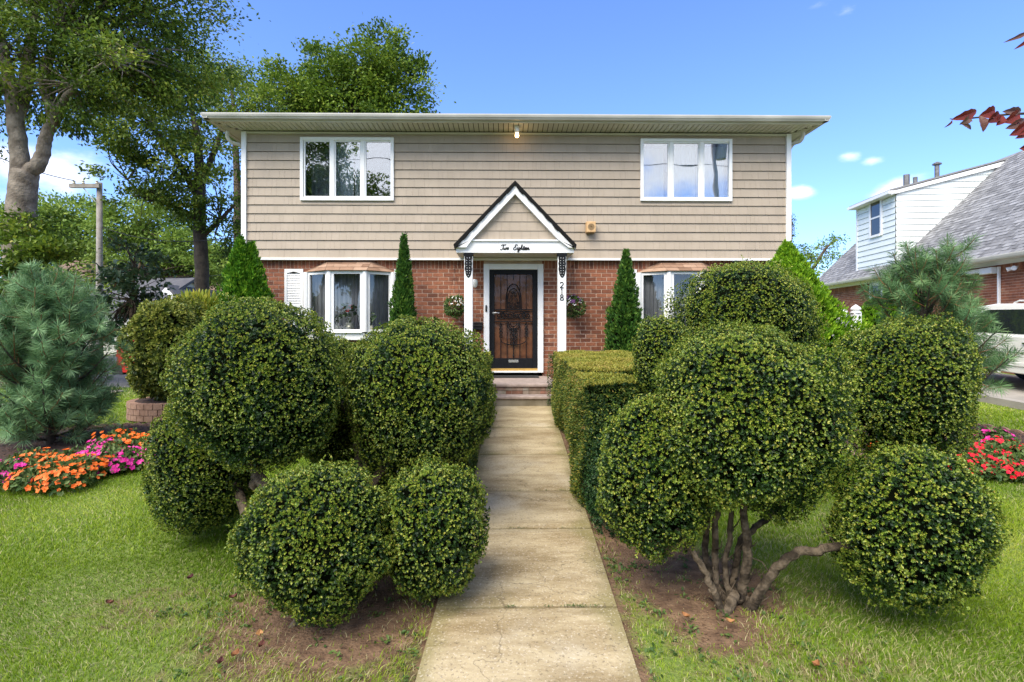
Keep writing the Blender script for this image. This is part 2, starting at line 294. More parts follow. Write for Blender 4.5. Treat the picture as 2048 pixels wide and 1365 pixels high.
class MB:
    """collects faces (python or numpy batches) and links them as ONE mesh object.
    coordinates are given in world space and re-based on the parent's frame unless local=True"""
    def __init__(s): s.V = []; s.F = {}; s.nv = 0; s.batches = []
    def add(s, verts, faces, v=.5):
        v0 = s.nv
        s.V.append(np.asarray([tuple(p) for p in verts], dtype=np.float64).reshape(-1, 3)); s.nv += len(verts)
        for f in faces: s.F.setdefault(len(f), []).append(([i + v0 for i in f], v))
        return s
    def batch(s, verts, k, vals):
        """verts (n*k,3) as n separate k-gons"""
        n = len(verts) // k
        idx = np.arange(n * k).reshape(n, k) + s.nv
        s.V.append(verts); s.nv += n * k; s.batches.append((k, idx, np.broadcast_to(np.asarray(vals, dtype=np.float32), (n,)).copy()))
        return s
    def box(s, x0, x1, y0, y1, z0, z1, v=.5):
        c = [(x, y, z) for z in (z0, z1) for y in (y0, y1) for x in (x0, x1)]
        return s.add(c, [(0, 2, 3, 1), (4, 5, 7, 6), (0, 1, 5, 4), (1, 3, 7, 5), (3, 2, 6, 7), (2, 0, 4, 6)], v)
    def prism(s, poly, axis, a0, a1, v=.5):
        """poly: 2D points; axis 'y' -> poly in xz, 'x' -> yz, 'z' -> xy"""
        n = len(poly)
        def mk(p, a): return {'y': (p[0], a, p[1]), 'x': (a, p[0], p[1]), 'z': (p[0], p[1], a)}[axis]
        vs = [mk(p, a0) for p in poly] + [mk(p, a1) for p in poly]
        fs = [tuple(range(n)), tuple(range(2 * n - 1, n - 1, -1))] + [(i, i + n, (i + 1) % n + n, (i + 1) % n) for i in range(n)]
        return s.add(vs, fs, v)
    def tube(s, path, rad, n=8, v=.5, cap=True, flat=None):
        pts = [Vector(p) for p in path]
        rs = [rad] * len(pts) if isinstance(rad, (int, float)) else list(rad)
        vs = []; up = None
        for i, p in enumerate(pts):
            t = (pts[min(i + 1, len(pts) - 1)] - pts[max(i - 1, 0)])
            t = t.normalized() if t.length > 1e-9 else Vector((0, 0, 1))
            if up is None:
                up = t.orthogonal().normalized()
            up = (up - t * up.dot(t)); up = up.normalized() if up.length > 1e-6 else t.orthogonal().normalized()
            sd_ = t.cross(up)
            for k in range(n):
                a = 2 * math.pi * k / n
                vs.append(p + (up * math.cos(a) + sd_ * math.sin(a)) * rs[i])
        fs = []
        for i in range(len(pts) - 1):
            for k in range(n):
                fs.append((i * n + k, i * n + (k + 1) % n, (i + 1) * n + (k + 1) % n, (i + 1) * n + k))
        if cap:
            fs.append(tuple(range(n - 1, -1, -1))); fs.append(tuple((len(pts) - 1) * n + k for k in range(n)))
        return s.add(vs, fs, v)
    def lathe(s, c, prof, n=20, axis='z', v=.5):
        vs = []
        for r_, h in prof:
            for k in range(n):
                a = 2 * math.pi * k / n
                x, y = r_ * math.cos(a), r_ * math.sin(a)
                o = {'z': (x, y, h), 'x': (h, x, y), 'y': (x, h, y)}[axis]
                vs.append((c[0] + o[0], c[1] + o[1], c[2] + o[2]))
        fs = [(i * n + k, i * n + (k + 1) % n, (i + 1) * n + (k + 1) % n, (i + 1) * n + k) for i in range(len(prof) - 1) for k in range(n)]
        fs += [tuple(range(n)), tuple((len(prof) - 1) * n + k for k in range(n))]
        return s.add(vs, fs, v)
    def build(s, name, m, parent=None, smooth=False, local=False, bevel=0):
        me = bpy.data.meshes.new(name)
        V = np.concatenate(s.V) if s.V else np.zeros((0, 3))
        if parent is not None and not local:
            bpy.context.view_layer.update() if False else None
            Mi = np.array(world_of(parent).inverted()); V = V @ Mi[:3, :3].T + Mi[:3, 3]
        loops = []; starts = []; tot = []; vals = []; pos = 0
        for k, lst in s.F.items():
            a = np.array([f for f, _ in lst], dtype=np.int32); loops.append(a.ravel())
            starts.append(np.arange(len(a)) * k + pos); tot.append(np.full(len(a), k)); vals.append(np.array([q for _, q in lst], dtype=np.float32)); pos += a.size
        for k, a, q in s.batches:
            loops.append(a.ravel().astype(np.int32)); starts.append(np.arange(len(a)) * k + pos); tot.append(np.full(len(a), k)); vals.append(q); pos += a.size
        L = np.concatenate(loops); ST = np.concatenate(starts).astype(np.int32); TT = np.concatenate(tot).astype(np.int32); Q = np.concatenate(vals)
        me.vertices.add(len(V)); me.vertices.foreach_set('co', V.astype(np.float32).ravel())
        me.loops.add(len(L)); me.loops.foreach_set('vertex_index', L)
        me.polygons.add(len(ST)); me.polygons.foreach_set('loop_start', ST); me.polygons.foreach_set('loop_total', TT)
        me.polygons.foreach_set('use_smooth', np.full(len(ST), bool(smooth)))
        at = me.attributes.new('v', 'FLOAT', 'FACE'); at.data.foreach_set('value', Q)
        me.update(calc_edges=True); me.validate()
        me.materials.append(MT[m] if isinstance(m, str) else m)
        o = bpy.data.objects.new(name, me); COL.objects.link(o)
        if parent is not None: o.parent = parent
        if bevel:
            b = o.modifiers.new('bevel', 'BEVEL'); b.width = bevel; b.segments = 3; b.limit_method = 'ANGLE'; b.angle_limit = R(40)
        return o

def world_of(o):
    M = o.matrix_basis.copy() if o.type != 'X' else None
    M = Matrix.LocRotScale(o.location, o.rotation_euler, o.scale)
    return world_of(o.parent) @ M if o.parent else M

def smooth_path(pts, n=6):
    """Catmull-Rom through points (each may be (Vector, radius))"""
    P_ = [np.array(p, dtype=float) for p in pts]; P_ = [2 * P_[0] - P_[1]] + P_ + [2 * P_[-1] - P_[-2]]
    o = []
    for i in range(1, len(P_) - 2):
        for t in np.linspace(0, 1, n, endpoint=False):
            a, b, c, d = P_[i - 1:i + 3]
            o.append(.5 * ((2 * b) + (-a + c) * t + (2 * a - 5 * b + 4 * c - d) * t * t + (-a + 3 * b - 3 * c + d) * t ** 3))
    o.append(P_[-2]); return o

def limb(mb, pts, radii, n=8, wob=.0, sub=6, v=.5):
    q = smooth_path([(*p, r) for p, r in zip(pts, radii)], sub)
    path = []; rs = []
    for x in q:
        path.append(Vector(x[:3]) + Vector(np.random.RandomState(int(abs(x[0] * 9973 + x[2] * 7919)) % 100000).normal(0, wob, 3)))
        rs.append(max(.001, x[3]))
    mb.tube(path, rs, n, v)

def runit(n, g=rng):
    a = g.normal(size=(n, 3)); return a / np.linalg.norm(a, axis=1, keepdims=True)
def norm(a): return a / np.maximum(np.linalg.norm(a, axis=-1, keepdims=True), 1e-9)

def leaves(mb, pos, d, nrm, L, W, vals, g=rng):
    """diamond leaves: pos base, d axis, nrm face normal"""
    n = len(pos); d = norm(d); sd_ = norm(np.cross(d, nrm)); nn = np.cross(sd_, d)
    L = np.broadcast_to(np.asarray(L, float).reshape(-1, 1), (n, 1)); W = np.broadcast_to(np.asarray(W, float).reshape(-1, 1), (n, 1))
    q = np.empty((n, 4, 3))
    q[:, 0] = pos; q[:, 1] = pos + d * L * .5 + sd_ * W * .5 + nn * W * .12
    q[:, 2] = pos + d * L; q[:, 3] = pos + d * L * .5 - sd_ * W * .5 + nn * W * .12
    mb.batch(q.reshape(-1, 3), 4, np.clip(vals, 0, 1))

def lump(dirs, amp, g, k=9, f=4.5):
    o = np.zeros(len(dirs))
    for _ in range(k):
        o += np.cos(dirs @ (g.normal(size=3) * f) + g.uniform(0, 6.28))
    return o * amp / math.sqrt(k / 2)

def fitball(px_, py_, Y, rx, rz, ry, sq=0, margin=-.012):
    """ellipsoid at depth Y whose outline fills the given photo ellipse"""
    d = runit(1500, np.random.default_rng(1)); s_ = 1 / (np.sum(np.abs(d) ** (2 + sq), axis=1) ** (1 / (2 + sq))) if sq else np.ones(len(d))
    cx, cy, ax, az = px_, py_, rx * Y / F, rz * Y / F
    for _ in range(14):
        c = P(cx, cy, Y); q = np.array(c) + d * s_[:, None] * np.array([ax, ry, az]) + d * margin
        X_, Y_, Z_ = q[:, 0], q[:, 1], q[:, 2] - CAMZ
        dep = X_ * math.sin(YAW) + Y_ * math.cos(YAW); u = (X_ * math.cos(YAW) - Y_ * math.sin(YAW)) / dep
        px = CX + F * u; py = HOR - F * Z_ / dep
        cx += px_ - (px.max() + px.min()) / 2; cy += py_ - (py.max() + py.min()) / 2
        ax *= rx / ((px.max() - px.min()) / 2); az *= rz / ((py.max() - py.min()) / 2)
    return P(cx, cy, Y), (ax, ry, az)

# ------------------------------------------------------------------ terrain
def gz(x, y):
    x = np.asarray(x, float); y = np.asarray(y, float)
    k = np.clip((x - 6) / 2, 0, 1); k = k * k * (3 - 2 * k)
    ym = 9 + 6 * k
    return .0381 * np.clip(np.minimum(y, ym), -3, None)
def G(x, y): return float(gz(x, y))
def pathL(y): return .0276 * y - .4705 
def pathR(y): return .0276 * y + .545
# ================================================================== SETTING
def dist_seg(x, y): return x
def inpath(x, y, m=0.0): return (x > pathL(y) - m) & (x < pathR(y) + m) & (y < 9.2)
DIRT = [(-.95, 2.95, .75, .70), (-1.0, 3.6, .6, .7), (.98, 3.75, .42, 1.15), (1.15, 3.0, .38, .55), (1.35, 3.2, .35, .45), (-.75, 4.5, .5, 1.3), (.9, 5.5, .6, 2.5)]
BEDS = [(-5.25, 6.2, 1.36), (5.35, 6.75, 1.58)]
THIN = [(-1.15, 2.5, 1.0, .75), (1.35, 2.5, 1.1, .6), (1.6, 3.1, .8, .8), (-2.0, 3.0, .7, .5)]
def soilmask(x, y):
    x = np.asarray(x, float); y = np.asarray(y, float)
    s = np.zeros_like(x)
    for cx, cy, rx, ry in DIRT:
        d = np.sqrt(((x - cx) / rx) ** 2 + ((y - cy) / ry) ** 2)
        s = np.maximum(s, np.clip(1.35 - d, 0, 1))
    for cx, cy, rx, ry in THIN:
        d = np.sqrt(((x - cx) / rx) ** 2 + ((y - cy) / ry) ** 2); s = np.maximum(s, np.clip(1.3 - d, 0, 1) * .42)
    for cx, cy, r_ in BEDS:
        s = np.where((x - cx) ** 2 + (y - cy) ** 2 < r_ * r_, 1, s)
    e = np.minimum(np.abs(x - pathL(y)), np.abs(x - pathR(y)))
    s = np.maximum(s, np.where((y < 9), np.clip(1 - e / .16, 0, 1) * .8, 0))
    return s
def axis(lo, hi, fine_lo, fine_hi, step, coarse):
    a = list(np.arange(fine_lo, fine_hi + 1e-6, step)); x = fine_lo; st = step; L_ = []
    while x > lo: st = min(st * 1.35, coarse); x -= st; L_.append(max(x, lo))
    x = a[-1]; st = step; H = []
    while x < hi: st = min(st * 1.35, coarse); x += st; H.append(min(x, hi))
    return np.array(L_[::-1] + a + H)
gx = axis(-900, 900, -6, 8, .12, 120); gy = axis(-60, 1500, 2, 9.3, .12, 150)
XX, YY = np.meshgrid(gx, gy)
ZZ = gz(XX, YY) + .004 * np.sin(XX * 3.1) * np.cos(YY * 2.7)
mb = MB(); V = np.stack([XX, YY, ZZ], -1).reshape(-1, 3); nx, ny = len(gx), len(gy)
I = (np.arange(ny - 1)[:, None] * nx + np.arange(nx - 1)[None]).ravel()
mb.V.append(V); mb.nv = len(V); mb.batches.append((4, np.stack([I, I + 1, I + nx + 1, I + nx], 1), np.full(len(I), .5, np.float32)))
ground = mb.build('ground', 'ground', smooth=True); tag(ground, kind='structure')
at = ground.data.attributes.new('soil', 'FLOAT', 'POINT'); at.data.foreach_set('value', soilmask(V[:, 0], V[:, 1]).astype(np.float32))

# path slabs
JY = [-1.2, .6, 1.75, 2.94, 3.985, 4.80, 6.0, 7.35, 8.94]
mb = MB(); edge = []
g = np.random.default_rng(3)
for i in range(len(JY) - 1):
    a, b = JY[i] + .008, JY[i + 1] - .008; n = 10
    for j in range(n):
        for k in range(10):
            pass
    ys = np.linspace(a, b, 14); xs = np.linspace(0, 1, 12)
    dz = g.uniform(-.003, .003); tl = g.uniform(-.002, .002)
    vs = []; ev = []
    for y in ys:
        for t in xs:
            x = pathL(y) * (1 - t) + pathR(y) * t
            lip = min(1, min(t, 1 - t) * 12, min(y - a, b - y) * 14 + .0)
            z = G(x, y) + .030 + dz + tl * (t - .5) - .010 * (1 - lip) ** 2
            vs.append((x, y, z)); ev.append(max(0, 1 - min(t, 1 - t) * 4.5) * .75 + max(0, 1 - min(y - a, b - y) * 6) * .35)
    fs = [(r_ * 12 + c, r_ * 12 + c + 1, (r_ + 1) * 12 + c + 1, (r_ + 1) * 12 + c) for r_ in range(13) for c in range(11)]
    # skirts
    base = len(vs); rim_ = [c for c in range(12)] + [r_ * 12 + 11 for r_ in range(1, 14)] + [13 * 12 + c for c in range(10, -1, -1)] + [r_ * 12 for r_ in range(12, 0, -1)]
    for q in rim_: vs.append((vs[q][0], vs[q][1], vs[q][2] - .06)); ev.append(1)
    m_ = len(rim_)
    for q in range(m_): fs.append((rim_[q], base + q, base + (q + 1) % m_, rim_[(q + 1) % m_]))
    mb.add(vs, fs); edge += ev
path = mb.build('path', 'path'); tag(path, kind='structure')
at = path.data.attributes.new('edge', 'FLOAT', 'POINT'); at.data.foreach_set('value', np.array(edge, np.float32))

# driveway on the right, driveway, side street and pavement on the left
def strip(name, m, x0, x1, y0, y1, dz, thick=.12, ny_=24):
    mb = MB(); vs = []
    for y in np.linspace(y0, y1, ny_):
        for x in (x0, x1): vs.append((x, y, G(x, y) + dz))
    n = len(vs); vs += [(a[0], a[1], a[2] - thick) for a in vs]
    fs = [(2 * i, 2 * i + 1, 2 * i + 3, 2 * i + 2) for i in range(ny_ - 1)]
    fs += [(2 * i, 2 * i + 2, n + 2 * i + 2, n + 2 * i) for i in range(ny_ - 1)] + [(2 * i + 1, n + 2 * i + 1, n + 2 * i + 3, 2 * i + 3) for i in range(ny_ - 1)]
    fs += [(0, n, n + 1, 1), (n - 2, n - 1, 2 * n - 1, 2 * n - 2)]
    mb.add(vs, fs); return tag(mb.build(name, m), kind='structure')
strip('driveway', 'paleconcrete', 8.75, 12.1, -4, 17, .09)
strip('kerb', 'paleconcrete', 8.55, 8.745, -4, 17, .125)
strip('pavement', 'paleconcrete', -8.85, -8.1, -4, 11.35, .012, .05)
strip('driveway', 'asphalt', -11.5, -3.2, 11.9, 15.2, .010, .05, 8)
strip('pavement', 'paleconcrete', -8.85, -8.1, 15.7, 60, .012, .05)
strip('road', 'asphalt', -19, -11.5, -20, 90, .008, .05)
strip('road', 'asphalt', -60, 60, -14, -5.2, .008, .05, 6)

# flower bed soil + scalloped edging
for bi, (cx, cy, r_) in enumerate(BEDS):
    mb = MB(); vs = [(cx, cy, G(cx, cy) + .07)]; n = 60
    for rr, h in ((.5, .065), (.88, .045), (1.0, .006)):
        for k in range(n):
            a = 2 * math.pi * k / n; x = cx + r_ * rr * math.cos(a); y = cy + r_ * rr * math.sin(a)
            vs.append((x, y, G(x, y) + h + (.012 * math.sin(k * 2.3) if rr < 1 else 0)))
    fs = [(0, 1 + k, 1 + (k + 1) % n) for k in range(n)]
    for q in range(2): fs += [(1 + q * n + k, 1 + (q + 1) * n + k, 1 + (q + 1) * n + (k + 1) % n, 1 + q * n + (k + 1) % n) for k in range(n)]
    mb.add(vs, fs); tag(mb.build('soil_bed', 'soil', smooth=True), kind='structure')
    mb = MB(); n = 58
    for k in range(n):
        a = 2 * math.pi * (k + .5) / n; a0 = 2 * math.pi * k / n
        x = cx + r_ * math.cos(a); y = cy + r_ * math.sin(a); z = G(x, y)
        tx, ty = -math.sin(a), math.cos(a); nx_, ny_ = math.cos(a), math.sin(a); hw = math.pi * r_ / n * .96; th = .02
        prof = [(-hw, -.03), (hw, -.03), (hw, .022), (hw * .6, .043), (0, .052), (-hw * .6, .043), (-hw, .022)]
        vs = [(x + tx * p + nx_ * s_, y + ty * p + ny_ * s_, z + q) for s_ in (-th, th) for p, q in prof]
        m_ = len(prof)
        mb.add(vs, [tuple(range(m_ - 1, -1, -1)), tuple(range(m_, 2 * m_))] + [(i, (i + 1) % m_, (i + 1) % m_ + m_, i + m_) for i in range(m_)])
    o = mb.build('garden_edging', 'edging')
    tag(o, ['low scalloped terracotta edging curving round the orange and magenta flower bed', 'low scalloped terracotta edging curving round the red flower bed'][bi], 'edging', 'scalloped edgings round the flower beds')

# ================================================================== HOUSE
YB = 10.70; YS = 10.62; YT = 10.58         # brick face, siding face, trim face
house = empty('house', 'two storey detached house with taupe shingle siding above red brick and a gabled entrance', 'house', (0, YB, .34))
XL = P(486, 400, YS).x; XR = P(1579, 400, YS).x
ZS0 = P(0, 517, YS).z; ZS1 = P(0, 265, YS).z     # siding bottom / top
ZG = .30
def px(x, Y=YB): return P(x, 500, Y).x
def pz(y, Y=YB): return P(1000, y, Y).z
# holes in px
UPW = [(602.5, 787, 278.5, 402), (1281.5, 1462, 278.5, 401)]
BAY = [(613, 787, 658, 730), (1277.5, 1444, 1338, 1402)]
holes_s = [(px(a, YS), px(b, YS), pz(d, YS), pz(c, YS)) for a, b, c, d in UPW]
zb0, zb1 = pz(676), pz(546)
DX0, DX1, DZ0, DZ1 = px(967.5), px(1086.5), pz(745.5), pz(528.5)
holes_b = [(px(a) + .05, px(b) - .05, zb0 + .05, zb1) for a, b, _, _ in BAY] + [(DX0 + .02, DX1 - .02, ZG, DZ1 - .02)]
def cells(x0, x1, z0, z1, holes):
    xs = sorted({x0, x1} | {v for h in holes for v in h[:2] if x0 < v < x1}); zs = sorted({z0, z1} | {v for h in holes for v in h[2:] if z0 < v < z1})
    for a, b in zip(xs, xs[1:]):
        for c, d in zip(zs, zs[1:]):
            mx_, mz = (a + b) / 2, (c + d) / 2
            if not any(h[0] < mx_ < h[1] and h[2] < mz < h[3] for h in holes): yield a, b, c, d
# brick face: mortar sheet with real bricks on it
def clip_bricks(mb, xa, xb, za, zb_, holes, y0, y1, v):
    for h in holes:
        if xb > h[0] and xa < h[1] and zb_ > h[2] and za < h[3]:
            if xa < h[0] - .015: clip_bricks(mb, xa, h[0], za, zb_, [], y0, y1, v)
            if xb > h[1] + .015: clip_bricks(mb, h[1], xb, za, zb_, [], y0, y1, v)
            return
    mb.box(xa, xb, y0, y1, za, zb_, v)
g = np.random.default_rng(11)
bw = empty('brick_wall', None, None); bw.parent = house
BXL, BXR = XL + .07, XR - .07
mb = MB()
for a, b, c, d in cells(BXL, BXR, ZG - .2, ZS0 + .05, holes_b): mb.add([(a, YB + .008, c), (b, YB + .008, c), (b, YB + .008, d), (a, YB + .008, d)], [(0, 1, 2, 3)])
# side and back walls, as one shell
H2 = 18.6
mb.add([(BXL, YB, ZG - .2), (BXL, H2, ZG - .2), (BXL, H2, ZS0), (BXL, YB, ZS0)], [(0, 1, 2, 3)])
mb.add([(BXR, YB, ZG - .2), (BXR, H2, ZG - .2), (BXR, H2, ZS0), (BXR, YB, ZS0)], [(3, 2, 1, 0)])
mb.add([(BXL, H2, ZG - .2), (BXR, H2, ZG - .2), (BXR, H2, ZS0), (BXL, H2, ZS0)], [(0, 1, 2, 3)])
bpy.data.objects.remove(bw)
mort = mb.build('mortar_wall', 'mortar', house)
mb = MB(); cs = .083; bl = .215; zsol = ZS0 - .185
z = zsol - .012; row = 0
while z > ZG - .1:
    x = BXL - (bl * .5 if row % 2 else 0) - .03
    while x < BXR:
        a, b = max(x, BXL), min(x + bl - .014, BXR)
        if b - a > .03: clip_bricks(mb, a, b, z - cs + .014, z, holes_b, YB - .001 + g.uniform(0, .0025), YB + .02, float(np.clip(g.normal(.5, .23), 0, 1)))
        x += bl
    z -= cs; row += 1
x = BXL
while x < BXR:   # soldier course
    clip_bricks(mb, x, min(x + .066, BXR), zsol, ZS0 + .05, holes_b, YB - .001 + g.uniform(0, .003), YB + .02, float(np.clip(g.normal(.42, .22), 0, 1))); x += .077
for X_, sgn in ((BXL, -1), (BXR, 1)):
    z = ZS0 - .2; row = 0
    while z > ZG:
        y = YB + (bl * .5 if row % 2 else 0)
        while y < H2:
            mb.box(min(X_, X_ + sgn * .006), max(X_, X_ + sgn * .006), y, min(y + bl - .011, H2), z - cs + .011, z, float(np.clip(g.normal(.5, .23), 0, 1))); y += bl
        z -= cs; row += 1
mb.build('brick_wall', 'brick', house)

# siding: individual shingles, bottom edge standing proud
mb = MB(); bk = MB()
NC = 14; ch = (ZS1 - ZS0 - .02) / NC
sx0, sx1 = XL + .075, XR - .075
for a, b, c, d in cells(XL, XR, ZS0 - .0, ZS1 + .05, holes_s): bk.add([(a, YS + .022, c), (b, YS + .022, c), (b, YS + .022, d), (a, YS + .022, d)], [(0, 1, 2, 3)])
for X_, f in ((XL, (0, 1, 2, 3)), (XR, (3, 2, 1, 0))):
    bk.add([(X_, YS, ZS0), (X_, H2, ZS0), (X_, H2, ZS1 + .05), (X_, YS, ZS1 + .05)], [f])
bk.add([(XL, H2, ZS0), (XR, H2, ZS0), (XR, H2, ZS1 + .05), (XL, H2, ZS1 + .05)], [(0, 1, 2, 3)])
bk.add([(XL, YS + .022, ZS0), (XR, YS + .022, ZS0), (XR, YB + .01, ZS0), (XL, YB + .01, ZS0)], [(0, 1, 2, 3)])
bk.build('siding_backing', 'shadowgap', house)
def shingle(mb, xa, xb, za, zb_, yb, g):
    v = float(np.clip(g.normal(.5, .22), 0, 1)); o = g.uniform(0, .0015)
    mb.add([(xa, yb - .024 - o, za), (xb, yb - .024 - o, za), (xb, yb - .004 - o, zb_), (xa, yb - .004 - o, zb_), (xa, yb + .02, za), (xb, yb + .02, za), (xb, yb + .02, zb_), (xa, yb + .02, zb_)],
           [(0, 1, 2, 3), (4, 5, 1, 0), (1, 5, 6, 2), (4, 0, 3, 7), (3, 2, 6, 7)], v)
def course(mb, x0, x1, za, zb_, yb, holes, g):
    x = x0 - g.uniform(0, .1)
    while x < x1:
        wd = g.choice([.085, .105, .125, .15, .175, .205]) ; a, b = max(x, x0), min(x + wd - .0022, x1)
        segs = [(a, b, za, zb_)]
        for h in holes:
            ns = []
            for (p, q, r_, s_) in segs:
                if q <= h[0] or p >= h[1] or s_ <= h[2] or r_ >= h[3]: ns.append((p, q, r_, s_)); continue
                if p < h[0]: ns.append((p, h[0], r_, s_))
                if q > h[1]: ns.append((h[1], q, r_, s_))
                if r_ < h[2]: ns.append((max(p, h[0]), min(q, h[1]), r_, h[2]))
                if s_ > h[3]: ns.append((max(p, h[0]), min(q, h[1]), h[3], s_))
            segs = ns
        for (p, q, r_, s_) in segs:
            if q - p > .004 and s_ - r_ > .004: shingle(mb, p, q, r_, s_, yb, g)
        x += wd
for i in range(NC):
    za = ZS0 + .02 + i * ch; course(mb, sx0, sx1, za, za + ch - .009, YS + .018, holes_s, g)
mb.build('shingle_siding', 'siding', house)
for xa, xb in ((XL - .02, XL + .075), (XR - .075, XR + .02)):
    mb = MB(); mb.box(xa, xb, YT, YS + .1, ZS0 - .03, ZS1 + .03); mb.build('corner_trim', 'white', house, bevel=.004)
mb = MB(); mb.box(XL + .076, XR - .076, YT - .004, YS + .05, ZS0 - .028, ZS0 + .015); mb.build('siding_base_trim', 'white', house, bevel=.004)
mb = MB(); mb.box(sx0, sx1, YT + .01, YS + .03, ZS1 - .008, ZS1 + .03); mb.build('frieze_trim', 'cream', house)

# eaves
YE = 10.10; EL = P(409, 240, YE).x + .11; ER = P(1654, 240, YE).x - .11
ZE = pz(245.5, YE)
mb = MB()
x = EL + .02; 
while x < ER - .02:      # front soffit boards (mitred at the ends)
    b = min(x + .098, ER - .02)
    ya = YE + .04; ybk = YS
    for (p, q) in ((x, b),):
        yl = ybk
        if p < XL: yl = YE + .04 + (YS - YE - .04) * max(0, (p + .05 - EL)) / (XL - EL)
        if q > XR: yl = YE + .04 + (YS - YE - .04) * max(0, (ER - q + .05)) / (ER - XR)
        if yl > ya + .03: mb.box(p, q - .016, ya, min(yl, ybk), ZE + .012, ZE + .026)
    x += .098
for X0, X1, s_ in ((EL + .02, XL, 1), (XR, ER - .02, -1)):
    y = YE + .1
    while y < 19.1:
        t = min(1, (y - YE - .05) / (YS - YE))
        a, b = (X0, X0 + (X1 - X0) * t) if s_ == 1 else (X1 - (X1 - X0) * t, X1)
        if b - a > .02: mb.box(a, b, y, y + .087, ZE + .012, ZE + .026)
        y += .098
mb.build('soffit', 'cream', house)
mb = MB(); mb.box(EL + .03, ER - .03, YE + .05, 19.15, ZE + .028, ZE + .04); mb.build('soffit_backing', 'shadowgap', house)
# fascia + gutter (front and sides)
mb = MB(); mb.box(EL + .0, ER - .0, YE + .0, YE + .035, ZE + .0, ZE + .113); mb.box(EL, EL + .03, YE + .036, 19.2, ZE, ZE + .113); mb.box(ER - .03, ER, YE + .036, 19.2, ZE, ZE + .113); mb.build('fascia', 'cream', house)
prof = [(0, .025), (0, .118), (-.012, .118), (-.012, .038), (-.075, .038), (-.092, .062), (-.102, .066), (-.114, .098), (-.114, .118), (-.124, .118), (-.124, .095), (-.112, .06), (-.102, .055), (-.082, .025)]
mb = MB(); mb.prism([(YE - .002 + a, ZE + b) for a, b in prof], 'x', EL - .1, ER + .1)
mb.prism([(EL - .002 + a, ZE + b) for a, b in prof], 'y', YE - .11, 19.2); mb.prism([(ER + .002 - a, ZE + b) for a, b in prof], 'y', YE - .11, 19.2)
mb.build('gutter', 'gutter', house)
# roof : low hip
mb = MB(); zr = ZE + .122; rh = 1.15
e = [(EL - .05, YE - .05), (ER + .05, YE - .05), (ER + .05, 19.25), (EL - .05, 19.25)]; ym = (YE + 19.25) / 2; hw = (19.25 - YE) / 2
vs = [(x, y, zr) for x, y in e] + [(EL + hw, ym, zr + rh), (ER - hw, ym, zr + rh)] + [(x, y, zr - .012) for x, y in e]
mb.add(vs, [(0, 1, 5, 4), (1, 2, 5), (2, 3, 4, 5), (3, 0, 4), (6, 7, 1, 0), (7, 8, 2, 1), (8, 9, 3, 2), (9, 6, 0, 3)]); mb.build('roof', 'roofgrey', house)
# downspouts
for s_, X_, W_ in ((-1, EL, XL), (1, ER, XR)):
    mb = MB(); q1 = [(1605, 258, 10.45), (1606, 272, 10.47), (1600, 283, 10.52), (1586, 289, 10.62)] if s_ > 0 else [(455, 262, 10.45), (455, 274, 10.47), (462, 284, 10.52), (480, 291, 10.62)]
    limb(mb, [tuple(P(*a_)) for a_ in q1] + [(W_ + s_ * .06, YE + .68, ZE - .34), (W_ + s_ * .06, YE + .70, ZE - .6), (W_ + s_ * .06, YE + .70, ZG + .1)], [.036] * 7, 10)
    mb.build('downspout', 'cream', house, smooth=True)

# casement window with three lights
def ring(mb, x0, x1, z0, z1, w_, y0, y1):
    mb.box(x0, x0 + w_, y0, y1, z0, z1); mb.box(x1 - w_, x1, y0, y1, z0, z1); mb.box(x0 + w_, x1 - w_, y0 + .0005, y1, z1 - w_, z1); mb.box(x0 + w_, x1 - w_, y0 + .0005, y1, z0, z0 + w_)
def curtain_sheet(x0, x1, z0, z1, y, folds, amp, g, gather=0):
    mb = MB(); n = int((x1 - x0) / .012) + 2
    t = np.linspace(0, 1, n); xs = x0 + (x1 - x0) * t
    ph = np.cumsum(g.uniform(.5, 1.5, n)); ph = ph / ph[-1] * folds * 2 * math.pi
    vs = []
    for z in (z0, (z0 + z1) / 2, z1):
        for i in range(n): vs.append((xs[i], y + amp * math.sin(ph[i]) * (1.15 if z == z0 else 1), z))
    fs = [(r_ * n + i, r_ * n + i + 1, (r_ + 1) * n + i + 1, (r_ + 1) * n + i) for r_ in range(2) for i in range(n - 1)]
    return mb.add(vs, fs)
def interior(x0, x1, z0, z1, y0, y1, parent):
    mb = MB(); mb.add([(x, y, z) for z in (z0, z1) for y in (y0, y1) for x in (x0, x1)], [(2, 3, 7, 6), (0, 2, 6, 4), (1, 5, 7, 3), (0, 1, 3, 2), (4, 6, 7, 5)])
    return mb.build('room_interior', 'dark', parent)
